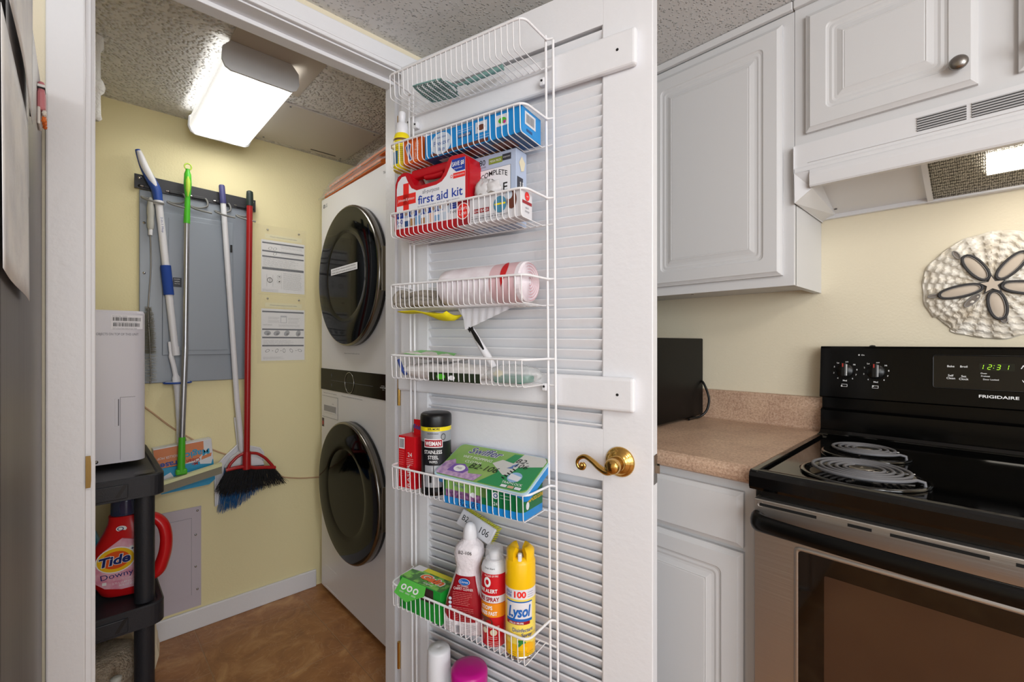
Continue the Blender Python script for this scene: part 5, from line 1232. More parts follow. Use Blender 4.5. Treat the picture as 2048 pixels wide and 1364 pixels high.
# disinfectant spray
t, nb = put('d', 'disinfectant_spray_can', 'tall yellow disinfectant spray can with notched yellow cap', 'aerosol can', .483, .088, fl(6, .483), rot=29)
c = (.483, -.088, fl(6, .483)); z = c[2]; LYC = mat('can_yellow', '#f7c40f', .28); b = nb(); b.lathe([(.033, 0), (.0355, .002), (.0355, .006), (.0345, .008), (.0345, .165), (.033, .170)], LYC, c, 32, mats=[CHROME, CHROME, CHROME, LYC, LYC]); b.build('body', t)
b = nb(); LPL = mat('label_pale_yellow', '#f6dd62', .3); rw = .0348
b.patch(c[0], c[1], rw, -100, 100, z + .036, z + .158, LPL, 24); b.patch(c[0], c[1], rw + .0002, -100, 100, z + .136, z + .158, mat('can_white'), 24); b.patch(c[0], c[1], rw + .0003, -55, 50, z + .091, z + .130, mat('can_white'), 16)
b.patch(c[0], c[1], rw + .0005, -55, 50, z + .087, z + .093, mat('logo_blue'), 14); b.patch(c[0], c[1], rw + .0005, -55, 40, z + .080, z + .0872, CRD, 14); b.patch(c[0], c[1], rw + .0005, -55, 50, z + .129, z + .1318, mat('logo_blue'), 14)
W = (c[0], c[1], rw + .0008); W3 = (c[0], c[1], rw + .0012)
b.text('Lysol', .0, z + .098, .024, mat('logo_blue'), wrap=W, w=.056, shear=.25, bold=.035, rot=3); b.text('100', .001, z + .141, .0135, WINK, wrap=W, w=.030, bold=.10); b.text('100', .001, z + .141, .0135, mat('cross_red'), wrap=W3, w=.028, bold=.04)
b.text('KILLS', -.027, z + .148, .006, MBLU, wrap=W, w=.016, bold=.02); b.text('OVER', -.027, z + .140, .006, MBLU, wrap=W, w=.016, bold=.02); b.lines(.019, z + .151, .016, 3, .005, MBLU, wrap=W)
b.text('KILLS 99.9%', -.008, z + .0815, .0042, WINK, wrap=W, w=.034, bold=.02)
b.text('Disinfectant', .008, z + .064, .0085, MBLU, wrap=W, w=.050, bold=.01); b.text('Spray', .017, z + .053, .0085, MBLU, wrap=W, w=.026, bold=.01); b.lines(-.032, z + .056, .014, 3, .0042, MBLU, wrap=W)
b.ellipse(.006, z + .030, .013, .010, LYC, wrap=W); b.ellipse(.020, z + .028, .014, .012, mat('lemon', '#f5b310', .35), wrap=W); b.ellipse(.004, z + .042, .010, .004, mat('leaf', '#2f8a3a', .4), wrap=W3, rot=-10); b.ellipse(.0, z + .036, .008, .003, mat('leaf'), wrap=W3, rot=40)
b.lines(-.028, z + .018, .02, 3, .0045, mat('brown_print'), wrap=W); b.lines(-.004, z + .020, .012, 3, .0045, mat('brown_print'), wrap=W); b.lines(.014, z + .018, .022, 4, .0042, mat('brown_print'), wrap=W); b.build('label', t)
b = nb(); b.lathe([(.0350, .158), (.0352, .165), (.0345, .212), (.0300, .222), (.020, .224), (0, .219)], LYC, c, 36); b.build('cap', t)
for a in (-1, 1):
    b = nb(); vs = []
    for s_ in range(9):
        th = R(90 - 90 * a) + R(-62 + 124 * s_ / 8)
        for rr_, h in ((.0320, .210), (.0322, .236), (.021, .246), (.008, .236)): vs.append((c[0] + rr_ * math.cos(th) * (1 if rr_ > .01 else 1) , c[1] + rr_ * math.sin(th), z + h))
    b.add(vs, [(i * 4 + k, (i + 1) * 4 + k, (i + 1) * 4 + k + 1, i * 4 + k + 1) for i in range(8) for k in range(3)], LYC, True)
    b.add(vs[:4], [(0, 1, 2, 3)], LYC); b.add(vs[-4:], [(3, 2, 1, 0)], LYC); b.add([vs[i * 4 + 3] for i in range(9)] , [tuple(range(9))], LYC); b.build('cap_wing', t)
b = nb(); b.box(c[0] - .0045, c[0] + .0045, c[1] - .031, c[1] - .020, z + .208, z + .236, MWH, .0025); b.build('nozzle', t)

# ------------------------------------------------------------------ basket 8
t, nb = put('d', 'white_cap_can', 'aerosol can with plain white cap rising from the lowest basket', 'aerosol can', .224, .078, fl(7, .224), rot=20)
c = (.224, -.078, fl(7, .224)); b = nb(); b.lathe([(.029, 0), (.031, .003), (.031, .19), (.028, .2)], mat('can_white_shoulder'), c, 28); b.text('FRESH', 0, c[2] + .15, .012, DN, wrap=(c[0], c[1], .0316)); b.build('body', t)
b = nb(); b.lathe([(.0310, .195), (.0315, .2), (.0300, .268), (.027, .275), (.010, .276), (.004, .2755), (0, .274)], MWH, c, 28); b.build('cap', t)
t, nb = put('d', 'magenta_lid_tub', 'round tub with bright magenta lid in the lowest basket', 'tub', .327, .080, fl(7, .327))
c = (.327, -.080, fl(7, .327)); b = nb(); b.lathe([(.040, 0), (.042, .004), (.042, .235)], mat('tub_white', '#e2dfe4', .35), c, 32); b.build('body', t)
b = nb(); b.lathe([(.0455, .228), (.0462, .232), (.0462, .258), (.043, .264), (.03, .2665), (0, .268)], mat('lid_magenta', '#c4128a', .3), c, 36); b.build('lid', t)
# ================================================================== kitchen
def rings_door(b, x0, x1, z0, z1, y, m, spec, seg=5):
    """a routed panel front facing -y: spec = (inset, recess, corner radius) from the outside in"""
    V = []; n = 4 * (seg + 1)
    for ins, dy, r in spec:
        a0, a1, c0, c1 = x0 + ins, x1 - ins, z0 + ins, z1 - ins; r = max(r, .0002)
        for cx, cz, a in ((a1 - r, c1 - r, 0), (a0 + r, c1 - r, 90), (a0 + r, c0 + r, 180), (a1 - r, c0 + r, 270)):
            for k in range(seg + 1): q = R(a + 90 * k / seg); V.append((cx + r * math.cos(q), y + dy, cz + r * math.sin(q)))
    F = [(i * n + k, (i + 1) * n + k, (i + 1) * n + (k + 1) % n, i * n + (k + 1) % n) for i in range(len(spec) - 1) for k in range(n)]
    b.add(V, F, m, False); k = len(spec) - 1
    b.add(V[k * n:(k + 1) * n], [tuple(range(n))[::-1]], m); b.add(V[:n], [tuple(range(n))], m)
PAN = ((0, .0185, .001), (0, .0075, .001), (.004, .0055, .001), (.0095, .0020, .001), (.0115, 0, .001), (.046, 0, .014), (.0485, .0022, .014), (.053, .0036, .013), (.059, .0030, .010), (.064, .0044, .008), (.070, .0040, .004), (.080, .0012, .001), (.083, .0, .001), (.0845, .0010, .001), (.087, .0002, .001))
SLB = ((0, .0185, .001), (0, .0075, .001), (.004, .0055, .001), (.0095, .0020, .001), (.0115, 0, .001))
CW = WHITE2
def knob(par, x, y, z):
    MB().lathe([(0, -.026), (.008, -.0255), (.0145, -.022), (.0165, -.017), (.014, -.012), (.007, -.009), (.006, -.004), (.008, 0)], NICKEL, (x, y, z), 24, axis='y', sy=1.0).build('knob', par)
def local(t, b):
    return b
t = thing('upper_cabinet', 'white wall cabinet over the counter with one tall raised-panel door', 'kitchen cabinet', (0, 0, 0))
t.location = (-.82, 1.56, 1.358); LM = Matrix.Translation((.82, -1.56, -1.358))
def lb():
    b = MB(); b.M = LM; return b
b = lb(); b.box(-1.262, -.3690, 1.420, 1.7055, 1.372, 2.1285, CW); b.box(-1.262, -.3685, 1.4165, 1.436, 1.358, 2.105, CW, .001); b.box(-.3872, -.3685, 1.43, 1.7055, 1.358, 2.104, CW)
b.build('carcass', t); b = lb(); rings_door(b, -.800, -.395, 1.387, 2.079, 1.398, CW, PAN); d = b.build('door', t)
b = lb(); knob(d, -.776, 1.398, 1.424)
for c in d.children: c.data.transform(LM)
b = lb(); b.box(-1.262, -.3695, 1.402, 1.4165, 2.106, 2.1285, CW, .003); b.build('top_trim', t)
b = lb(); b.lathe([(.005, 0), (.004, -.002)], NICKEL, (-.72, 1.56, 1.372), 10); b.build('screw', t)
t = thing('hood_cabinet', 'short white double-door cabinet above the range hood', 'kitchen cabinet', (0.016, 1.56, 1.735)); LM = Matrix.Translation((-.016, -1.56, -1.735))
b = lb(); b.box(-.3675, .40, 1.4165, 1.7055, 1.7345, 2.1285, CW, .0008); b.build('carcass', t)
for x0, x1, kx in ((-.339, -.017, -.047), (.041, .363, .071)):
    b = lb(); rings_door(b, x0, x1, 1.760, 2.074, 1.398, CW, PAN); d = b.build('door', t); knob(d, kx, 1.398, 1.808)
    for c in d.children: c.data.transform(LM)
b = lb(); b.box(-.3680, .40, 1.402, 1.4165, 2.106, 2.1285, CW, .003); b.build('top_trim', t)

# ------------------------------------------------------------------ range hood
HW = mat('hood_white_enamel', '#dcdcde', .3); t = thing('range_hood', 'white under-cabinet range hood with mesh filter and lit lamp', 'range hood', (0.016, 1.56, 1.58)); LM = Matrix.Translation((-.016, -1.56, -1.58))
X0, X1 = -.364, .396
b = lb(); pf = [(1.4155, 1.7325), (1.404, 1.7325), (1.403, 1.672), (1.4005, 1.668), (1.3995, 1.660), (1.3965, 1.656), (1.394, 1.648), (1.393, 1.640), (1.3945, 1.616), (1.397, 1.612), (1.412, 1.612), (1.412, 1.640)]
vs = [(x, y, z) for x in (X0 + .036, X1) for y, z in pf]; n = len(pf); b.add(vs, [(i, i + 1, n + i + 1, n + i) for i in range(n - 1)], HW, False)
vs = [(x, y, z) for x in (X0, X0 + .036) for y, z in pf[:6]]; b.add(vs, [(i, i + 1, 6 + i + 1, 6 + i) for i in range(5)], HW, False)
b.build('front_panel', t)
b = lb(); A, B_, C_, D_ = (X0, 1.3965, 1.657), (X0 + .036, 1.3965, 1.655), (X0 + .038, 1.412, 1.612), (X0, 1.402, 1.578)
b.add([A, B_, C_, D_], [(0, 3, 2, 1)], HW); b.add([D_, C_, (X0 + .036, 1.70, 1.596), (X0, 1.705, 1.584)], [(0, 3, 2, 1)], HW); b.add([C_, (X0 + .038, 1.41, 1.677), (X0 + .036, 1.70, 1.596)], [(0, 1, 2)], HW)
b.box(X0 - .0015, X0, 1.403, 1.705, 1.580, 1.7325, HW); b.add([(X0 - .0015, 1.3965, 1.73), (X0 - .0015, 1.3965, 1.655), (X0 - .0015, 1.402, 1.578), (X0 - .0015, 1.41, 1.578), (X0 - .0015, 1.41, 1.73)], [(0, 1, 2, 3, 4)], HW)
b.build('side_panel', t); b = lb(); b.box(X1, X1 + .0015, 1.398, 1.705, 1.580, 1.7325, HW); b.build('side_panel', t)
PZ = lambda y: 1.665 - .28 * (y - 1.45)
def slope(b, x0, x1, y0, y1, dz, m): b.add([(x0, y0, PZ(y0) + dz), (x1, y0, PZ(y0) + dz), (x1, y1, PZ(y1) + dz), (x0, y1, PZ(y1) + dz)], [(0, 3, 2, 1)], m)
b = lb(); slope(b, X0 + .03, X1, 1.40, 1.7055, .0, HW); b.box(X0, X1, 1.69, 1.7055, 1.586, 1.60, HW, .001); b.build('underside', t)
FLT = bpy.data.materials.new('aluminium_mesh_filter'); FLT.use_nodes = True; nt = FLT.node_tree; pb = nt.nodes['Principled BSDF']; pb.inputs['Metallic'].default_value = 1; pb.inputs['Roughness'].default_value = .35
tc = nt.nodes.new('ShaderNodeTexCoord'); vo = nt.nodes.new('ShaderNodeTexVoronoi'); vo.inputs['Scale'].default_value = 260; vo.inputs['Randomness'].default_value = .35; nt.links.new(tc.outputs['Object'], vo.inputs['Vector'])
rp_ = nt.nodes.new('ShaderNodeValToRGB'); rp_.color_ramp.elements[0].color = lin('#d9d4c8'); rp_.color_ramp.elements[1].color = lin('#3a352e'); rp_.color_ramp.elements[0].position = .25; rp_.color_ramp.elements[1].position = .62
nt.links.new(vo.outputs['Distance'], rp_.inputs['Fac']); nt.links.new(rp_.outputs['Color'], pb.inputs['Base Color'])
bq = nt.nodes.new('ShaderNodeBump'); bq.inputs['Distance'].default_value = .003; bq.invert = True; nt.links.new(vo.outputs['Distance'], bq.inputs['Height']); nt.links.new(bq.outputs[0], pb.inputs['Normal'])
b = lb(); slope(b, -.108, .16, 1.41, 1.692, -.006, FLT); b.build('mesh_filter', t)
b = lb()
for x0_, x1_, y0_, y1_ in ((-.118, -.106, 1.41, 1.70), (.158, .170, 1.41, 1.70), (-.118, .17, 1.690, 1.702)):
    slope(b, x0_, x1_, y0_, y1_, -.010, HW); b.add([(x0_, y0_, PZ(y0_) - .010), (x0_, y1_, PZ(y1_) - .010), (x0_, y1_, PZ(y1_)), (x0_, y0_, PZ(y0_))], [(0, 1, 2, 3)], HW)
b.build('filter_frame', t)
LENS = mat('hood_lamp_lens', '#ffffff', .3, emit='#fff6e6', estr=9.0)
b = lb(); b.add([(-.005, 1.527, PZ(1.527) - .012), (.150, 1.527, PZ(1.527) - .012), (.150, 1.606, PZ(1.606) - .012), (-.005, 1.606, PZ(1.606) - .012), (-.005, 1.527, PZ(1.527) - .005), (.150, 1.527, PZ(1.527) - .005), (.150, 1.606, PZ(1.606) - .005), (-.005, 1.606, PZ(1.606) - .005)],
      [(0, 3, 2, 1), (0, 1, 5, 4), (1, 2, 6, 5), (2, 3, 7, 6), (3, 0, 4, 7)], LENS); b.build('lamp_lens', t)
DKS = mat('vent_slot_dark', '#4a4a4c', .7); SLG = mat('vent_louver', '#b9b9bb', .4)
for x0_, x1_ in ((-.116, -.035), (-.027, .054), (.062, .143)):
    b = lb(); b.box(x0_, x1_, 1.4026, 1.4034, 1.688, 1.7205, DKS)
    for k in range(6): b.box(x0_, x1_, 1.4005, 1.4032, 1.6895 + .0056 * k, 1.6922 + .0056 * k, SLG, .0004)
    b.build('vent', t)
b = lb(); b.lathe([(.004, 0), (.004, -.001)], INK, (-.322, 1.66, PZ(1.66) - .0005), 10); b.build('screw', t)

# ------------------------------------------------------------------ sand dollar on the wall
SDM = bpy.data.materials.new('whitewashed_carved_relief'); SDM.use_nodes = True; nt = SDM.node_tree; pb = nt.nodes['Principled BSDF']; pb.inputs['Roughness'].default_value = .7
tc = nt.nodes.new('ShaderNodeTexCoord'); n1 = nt.nodes.new('ShaderNodeTexNoise'); n1.inputs['Scale'].default_value = 28; n1.inputs['Detail'].default_value = 5; nt.links.new(tc.outputs['Object'], n1.inputs['Vector'])
r1 = nt.nodes.new('ShaderNodeValToRGB'); r1.color_ramp.elements[0].color = lin('#cdc2af'); r1.color_ramp.elements[1].color = lin('#f0ebe0'); r1.color_ramp.elements[0].position = .34; r1.color_ramp.elements[1].position = .6
nt.links.new(n1.outputs['Fac'], r1.inputs['Fac']); nt.links.new(r1.outputs['Color'], pb.inputs['Base Color'])
t = thing('sand_dollar_plaque', 'big whitewashed sand dollar wall plaque with five dark outlined petals', 'wall plaque', (.004, KY - .0005, 1.348))
b = MB(); NA, NR = 220, 60; vs = []; rr = random.Random(11)
def edge(a): return 1 + .012 * math.sin(5 * a + .6) + .010 * math.sin(9 * a + 2) + .006 * math.sin(17 * a)
for j in range(NR + 1):
    f = j / NR
    for i in range(NA):
        a = 2 * math.pi * i / NA; q = f * edge(a) * (1 - (.05 if math.cos(a + 2.35) > .985 else 0) * f)
        dome = .020 * (1 - f ** 3.2) + .004
        rad = math.sin(a * 24); tile = math.sin(f * 50 + (1.6 if rad > 0 else 0) + 2.2 * math.sin(a * 3))
        h = dome + (.0022 * math.copysign(abs(rad) ** .5, rad) + .0024 * max(-.6, tile)) * min(1, f * 2.2) * (1 if f < .97 else .3) + rr.uniform(-.0005, .0005)
        if j == NR: h = .001
        vs.append((.136 * q * math.cos(a), -h, .139 * q * math.sin(a)))
b.add(vs, [(j * NA + i, j * NA + (i + 1) % NA, (j + 1) * NA + (i + 1) % NA, (j + 1) * NA + i) for j in range(NR) for i in range(NA)][::1], SDM, False)
b.build('carved_disc', t)
CHAR = mat('charcoal_wash', '#3f3e3f', .7); CRM = mat('petal_cream', '#cdbfae', .6)
for ang, L, W_ in ((122, .077, .0155), (53, .078, .0150), (192, .084, .0150), (-80, .072, .0160), (-12, .084, .0150)):
    ca, sa = math.cos(R(ang)), math.sin(R(ang)); s0 = .017
    def pt(u, v, h): return (u * ca - v * sa, -h, u * sa + v * ca)
    out = [(s0 + (L) * (.5 - .5 * math.cos(math.pi * k / 12)), W_ * math.sin(math.pi * k / 12) ** .85) for k in range(13)]; out += [(u, -v) for u, v in out[-2:0:-1]]
    b = MB(); cx = s0 + L / 2
    b.tube([pt(u, v, .0285 - .004 * ((u - s0) / L) ** 2) for u, v in out], .0030, CHAR, 6, closed=True)
    b.tube([pt(cx + (u - cx) * .90, v * .78, .0302 - .004 * ((u - s0) / L) ** 2) for u, v in out], .0010, mat('petal_grey', '#8b8783', .6), 5, closed=True)
    pts = [pt(cx + (u - cx) * .92, v * .82, .0275 - .004 * ((u - s0) / L) ** 2) for u, v in out]; b.add(pts + [pt(cx, 0, .0315)], [(i, (i + 1) % len(pts), len(pts)) for i in range(len(pts))], CRM, True)
    b.build('petal', t)
b = MB(); st5 = []
for k in range(10): a = R(90 + 36 * k + 4); q = .0215 if k % 2 == 0 else .0095; st5.append((q * math.cos(a), q * math.sin(a)))
b.prism([(x * 1.25, z * 1.25) for x, z in st5], -.0302, -.024, CHAR); b.prism(st5, -.0325, -.0302, CRM); b.build('star', t)
for cx, cz, rx_, rz_, ro in ((-.065, .085, .012, .005, -60), (-.108, -.020, .013, .004, 8), (.020, -.086, .011, .006, -75), (-.036, -.038, .020, .007, 48)):
    b = MB(); P = [(cx + rx_ * math.cos(a) * math.cos(R(ro)) - rz_ * math.sin(a) * math.sin(R(ro)), -.0265 + .008 * (cx * cx + cz * cz) / .0185, cz + rx_ * math.cos(a) * math.sin(R(ro)) + rz_ * math.sin(a) * math.cos(R(ro))) for a in [2 * math.pi * k / 16 for k in range(16)]]
    b.tube(P, .0016, mat('petal_grey'), 6, closed=True); b.add(P, [tuple(range(16))], mat('slot_taupe', '#7d746c', .8)); b.build('slot', t)

# ------------------------------------------------------------------ counter run
t = thing('countertop', 'speckled tan laminate countertop with backsplash beside the stove', 'countertop', (-.81, 1.39, .885)); LM = Matrix.Translation((.81, -1.39, -.885))
b = lb(); pf = [(1.706, .888), (1.10, .888), (1.086, .885), (1.077, .890), (1.0735, .900), (1.074, .912), (1.079, .921), (1.088, .925), (1.675, .925), (1.683, .928), (1.686, .935), (1.686, 1.022), (1.688, 1.027), (1.693, 1.029), (1.706, 1.029)]
pf = [(y, z) for y, z in pf]; n = len(pf); vs = [(x, min(y, 1.7055), z) for x in (-1.262, -.3615) for y, z in pf]
b.add(vs, [(i, (i + 1) % n, n + (i + 1) % n, n + i) for i in range(n)] + [tuple(range(n)), tuple(range(n, 2 * n))[::-1]], COUNTER); b.build('slab', t)
t = thing('base_cabinet', 'white base cabinet with drawer above a raised-panel door left of the stove', 'kitchen cabinet', (-.81, 1.40, 0)); LM = Matrix.Translation((.81, -1.40, 0))
b = lb(); b.box(-1.262, -.3625, 1.104, 1.7055, .10, .8845, CW, .0008); b.box(-1.262, -.3625, 1.16, 1.70, .0, .101, CW); b.build('carcass', t)
b = lb(); rings_door(b, -.800, -.386, .733, .861, 1.085, CW, SLB); d = b.build('drawer', t); knob(d, -.66, 1.085, .80)
for c in d.children: c.data.transform(LM)
b = lb(); rings_door(b, -.800, -.386, .125, .722, 1.085, CW, PAN); d = b.build('door', t); knob(d, -.775, 1.085, .69)
for c in d.children: c.data.transform(LM)

t = thing('microwave', 'black microwave oven on the counter partly hidden by the door edge', 'microwave', (-.96, 1.49, .9255)); LM = Matrix.Translation((.96, -1.49, -.9255))
MWB = mat('microwave_black', '#070707', .35, spec=.15); b = lb(); b.box(-1.2, -.736, 1.305, 1.684, .934, 1.217, MWB, .004); b.build('case', t)
b = lb(); b.box(-1.19, -.86, 1.298, 1.3055, .945, 1.207, GLOSSK, .002); b.build('door', t); b = lb(); b.box(-.855, -.74, 1.299, 1.3055, .945, 1.207, BLACK, .002); b.build('control_panel', t)
for x in (-1.17, -.76):
    for y in (1.33, 1.65): lb().lathe([(.01, 0), (.01, .0095)], BLACK, (x, y, .9256), 10).build('foot', t)
t = thing('power_cord', 'black power cord looping from behind the microwave onto the counter', 'cord', (-.70, 1.66, .93)); LM = Matrix.Translation((.70, -1.66, -.93))
b = lb(); b.tube(spline([(-.74, 1.672, 1.062), (-.728, 1.669, 1.052), (-.712, 1.665, 1.02), (-.704, 1.66, .99), (-.707, 1.645, .955), (-.722, 1.625, .9345), (-.735, 1.60, .9305), (-.733, 1.56, .9305)], 6), .0042, BLACK, 8); b.build('cable', t)

# ------------------------------------------------------------------ stove
t = thing('electric_stove', 'black and stainless coil-top electric stove with digital clock', 'stove', (.018, 1.38, 0)); LM = Matrix.Translation((-.018, -1.38, 0))
SX0, SX1 = -.358, .396
b = lb(); b.box(SX0 + .003, SX1 - .003, 1.085, 1.68, .03, .905, mat('stove_side_black', '#131313', .4), .002); b.build('body', t)
for x in (-.32, .36):
    for y in (1.12, 1.62): lb().lathe([(.018, 0), (.018, .031)], BLACK, (x, y, 0), 10).build('foot', t)
b = lb(); pf = [(1.068, .8865), (1.050, .8865), (1.0455, .893), (1.0455, .915), (1.049, .923), (1.056, .927), (1.062, .9275), (1.066, .9260), (1.070, .9268), (1.075, .9262), (1.080, .9225), (1.088, .9205), (1.595, .9205), (1.603, .925), (1.609, .9275), (1.614, .9255), (1.619, .9285), (1.625, .9265), (1.630, .9305), (1.638, .9300), (1.644, .938), (1.655, .942), (1.655, .90), (1.068, .90)]
n = len(pf); vs = [(x, y, z) for x in (SX0, SX1) for y, z in pf]; b.add(vs, [(i, (i + 1) % n, n + (i + 1) % n, n + i) for i in range(n)] + [tuple(range(n)), tuple(range(n, 2 * n))[::-1]], GLOSSK)
for x0_, x1_ in ((SX0, SX0 + .016), (SX1 - .016, SX1)): b.box(x0_, x1_, 1.05, 1.60, .915, .9275, GLOSSK, .003)
b.build('cooktop', t)
COIL = mat('grey_coil_element', '#69696d', .5); PANM = mat('black_drip_pan', '#0b0a09', .06, coat=.5)
def burner(x, y, r, rp2, turns):
    b = lb(); b.lathe([(rp2, .9212), (rp2 + .001, .9245), (rp2 - .004, .9265), (rp2 - .010, .9255), (rp2 - .016, .922), (rp2 * .72, .9115), (rp2 * .45, .9095), (rp2 * .2, .9095), (.0, .9105)], PANM, (x, y, 0), 48, cap=False); pan = b.build('drip_pan', t)
    b = lb(); b.lathe([(rp2 + .0005, .9242), (rp2 + .002, .9252), (rp2 - .001, .9266)], CHROME if 0 else PANM, (x, y, 0), 48, cap=False)
    P = []; N = int(turns * 40)
    for k in range(N + 1):
        f = k / N; a = 2 * math.pi * turns * (f - 1) - .30; q = r * (.30 + .70 * f); P.append((x + q * math.cos(a), y + q * math.sin(a), .9365))
    b = lb(); b.tube(P, .0034, COIL, 8, flat=1.0); b.tube([P[-1], (P[-1][0] + .012, P[-1][1] + .002, .934), (P[-1][0] + .013, P[-1][1] + .003, .922)], .0033, COIL, 6)
    c = b.build('coil', t)
    b = lb(); b.lathe([(r * .24, .9375), (r * .22, .9390), (r * .12, .9395), (.006, .9385), (0, .941)], NICKEL, (x, y, 0), 24); b.build('coil_hub', c)
    b = lb()
    for a in (30, 150, 270): b.tube([(x + r * .2 * math.cos(R(a)), y + r * .2 * math.sin(R(a)), .9315), (x + r * math.cos(R(a)), y + r * math.sin(R(a)), .9315)], .0018, NICKEL, 5)
    b.build('coil_support', c)
burner(-.185, 1.190, .092, .110, 4.6); burner(-.215, 1.420, .071, .090, 3.6); burner(.205, 1.190, .071, .090, 3.6); burner(.190, 1.420, .092, .110, 4.6)
# back guard
b = lb(); pf = [(1.648, .942), (1.650, .998), (1.656, 1.000), (1.664, 1.000), (1.666, 1.055), (1.636, 1.036), (1.636, 1.040), (1.652, 1.186), (1.656, 1.1905), (1.70, 1.1905), (1.70, .93), (1.655, .93)]
pf = [(1.650, .93), (1.6475, .940), (1.6495, .996), (1.654, 1.000), (1.668, 1.002), (1.668, 1.045), (1.640, 1.036), (1.636, 1.040), (1.6505, 1.184), (1.6545, 1.190), (1.701, 1.190), (1.701, .93)]
n = len(pf); vs = [(x, y, z) for x in (SX0, SX1) for y, z in pf]; b.add(vs, [(i, (i + 1) % n, n + (i + 1) % n, n + i) for i in range(n)] + [tuple(range(n)), tuple(range(n, 2 * n))[::-1]], GLOSSK)
b.lathe([(.008, 0), (.006, .003), (0, .004)], BLACK, (-.235, 1.67, 1.190), 12); b.mats[0] = mat('console_black', '#050505', .12, spec=.22)
bg = b.build('backguard', t)
PY = lambda z: 1.636 + (z - 1.04) * (.0145 / .144)
TILT = Matrix.Rotation(-math.atan(.0145 / .144), 4, 'X')
def face(x, z):
    b = MB(); b.M = LM @ Matrix.Translation((x, PY(z), z)) @ TILT; return b
for x in (-.2955, -.2235, .30, .36):
    z = 1.118; b = face(x, z); b.lathe([(.0215, -.0005), (.0215, -.006), (.0195, -.011), (0, -.0115)], mat('knob_black', '#0d0d0d', .3), (0, 0, 0), 28, axis='y'); b.box(-.0065, .0065, -.026, -.011, -.018, .0215, BLACK, .0025)
    b.box(-.003, .0, -.0265, -.0258, .010, .020, mat('carton_red')); b.box(.0066, .0069, -.024, -.012, -.015, .018, WINK); b.build('control_knob', t)
    b = face(x, z); y = -.0006
    for a, s_ in ((128, 'Lo'), (158, '2'), (195, '3'), (232, '4'), (270, 'Med'), (310, '6'), (338, '7'), (8, '8'), (40, 'Hi')):
        b.text(s_, .0285 * math.cos(R(a)), .029 * math.sin(R(a)) - .002, .0042, WINK, y, bold=.02)
    b.text('OFF', .004, .0245, .0032, WINK, y); b.box(-.008, .006, y, y + .0002, -.047, -.0395, WINK); b.box(-.0072, .0052, y - .0003, y, -.0462, -.0403, GLOSSK)
    b.ellipse(-.0075 if x < -.25 else -.006, -.0455 if x < -.25 else -.041, .002, .002, WINK, y - .0006); b.build('knob_lettering', t)
b = face(-.257, 1.163); b.text('On', .003, 0, .0042, WINK, -.0006); b.ellipse(-.006, .002, .0018, .0022, WINK, -.0006, ri=.5); b.build('lettering', t)
b = face(0.0, 1.125); FRM = mat('display_bezel', '#2b2b2c', .15, metal=.6)
P = [(x, -.0012, z) for x, z in rrect(-.104, .104, -.043, .043, .006)]; b.tube(P, .0013, FRM, 6, closed=True); b.prism(rrect(-.1035, .1035, -.0425, .0425, .006), -.0008, -.0003, mat('display_black', '#050505', .06)); b.build('display_panel', t)
b = face(0.0, 1.125); y = -.0014
for s_, x, z in (('Bake', -.070, .012), ('Broil', -.046, .012), ('Self', -.070, -.012), ('Clean', -.070, -.019), ('Set', -.046, -.013), ('Clock', -.046, -.020), ('Oven', -.006, -.003), ('Preheat', -.005, -.010), ('Door Locked', -.0015, -.018)):
    h = .0052 if x < -.03 else .0036; b.text(s_, x - (.010 if h < .004 else 0), z, h, WINK, y, align='l' if h < .004 else 'c', bold=.01)
b.text('^', .056, .006, .016, WINK, y); b.text('v', .056, -.020, .009, WINK, y); b.text('Start', .080, .010, .005, WINK, y); b.text('Off', .080, -.016, .005, WINK, y); b.build('lettering', t)
b = face(0.0, 1.125); b.box(-.018, .042, -.0012, -.0009, .006, .024, mat('lcd_backing', '#14180f', .2)); LCD = mat('lcd_green', '#9bd32a', .4, emit='#9fe02a', estr=.9)
def seg7(b, x, z, h, on):
    w_ = h * .5; t_ = .0011; sl = .16
    S7 = {'a': (0, h, w_, h), 'b': (w_, h / 2, w_, h), 'c': (w_, 0, w_, h / 2), 'd': (0, 0, w_, 0), 'e': (0, 0, 0, h / 2), 'f': (0, h / 2, 0, h), 'g': (0, h / 2, w_, h / 2)}
    for s_ in on:
        x0_, z0_, x1_, z1_ = S7[s_]
        if x0_ == x1_: q = [(x0_ - t_ / 2, z0_ + .0007), (x0_ + t_ / 2, z0_ + .0007), (x1_ + t_ / 2, z1_ - .0007), (x1_ - t_ / 2, z1_ - .0007)]
        else: q = [(x0_ + .0007, z0_ - t_ / 2), (x1_ - .0007, z0_ - t_ / 2), (x1_ - .0007, z1_ + t_ / 2), (x0_ + .0007, z1_ + t_ / 2)]
        b.add([(x + a + sl * c, -.0016, z + c) for a, c in q], [(0, 1, 2, 3)], LCD)
for x, on in ((-.018, 'bc'), (-.004, 'abged'), (.011, 'abgcd'), (.025, 'bc')): seg7(b, x, .009, .0115, on)
b.ellipse(.0065, .0125, .0008, .0008, LCD, -.0016); b.ellipse(.0075, .0185, .0008, .0008, LCD, -.0016); b.build('clock_display', t)
b = face(.015, 1.067); b.text('FRIGIDAIRE', 0, -.004, .0072, WINK, -.0006, w=.068, bold=.02); b.build('brand_lettering', t)
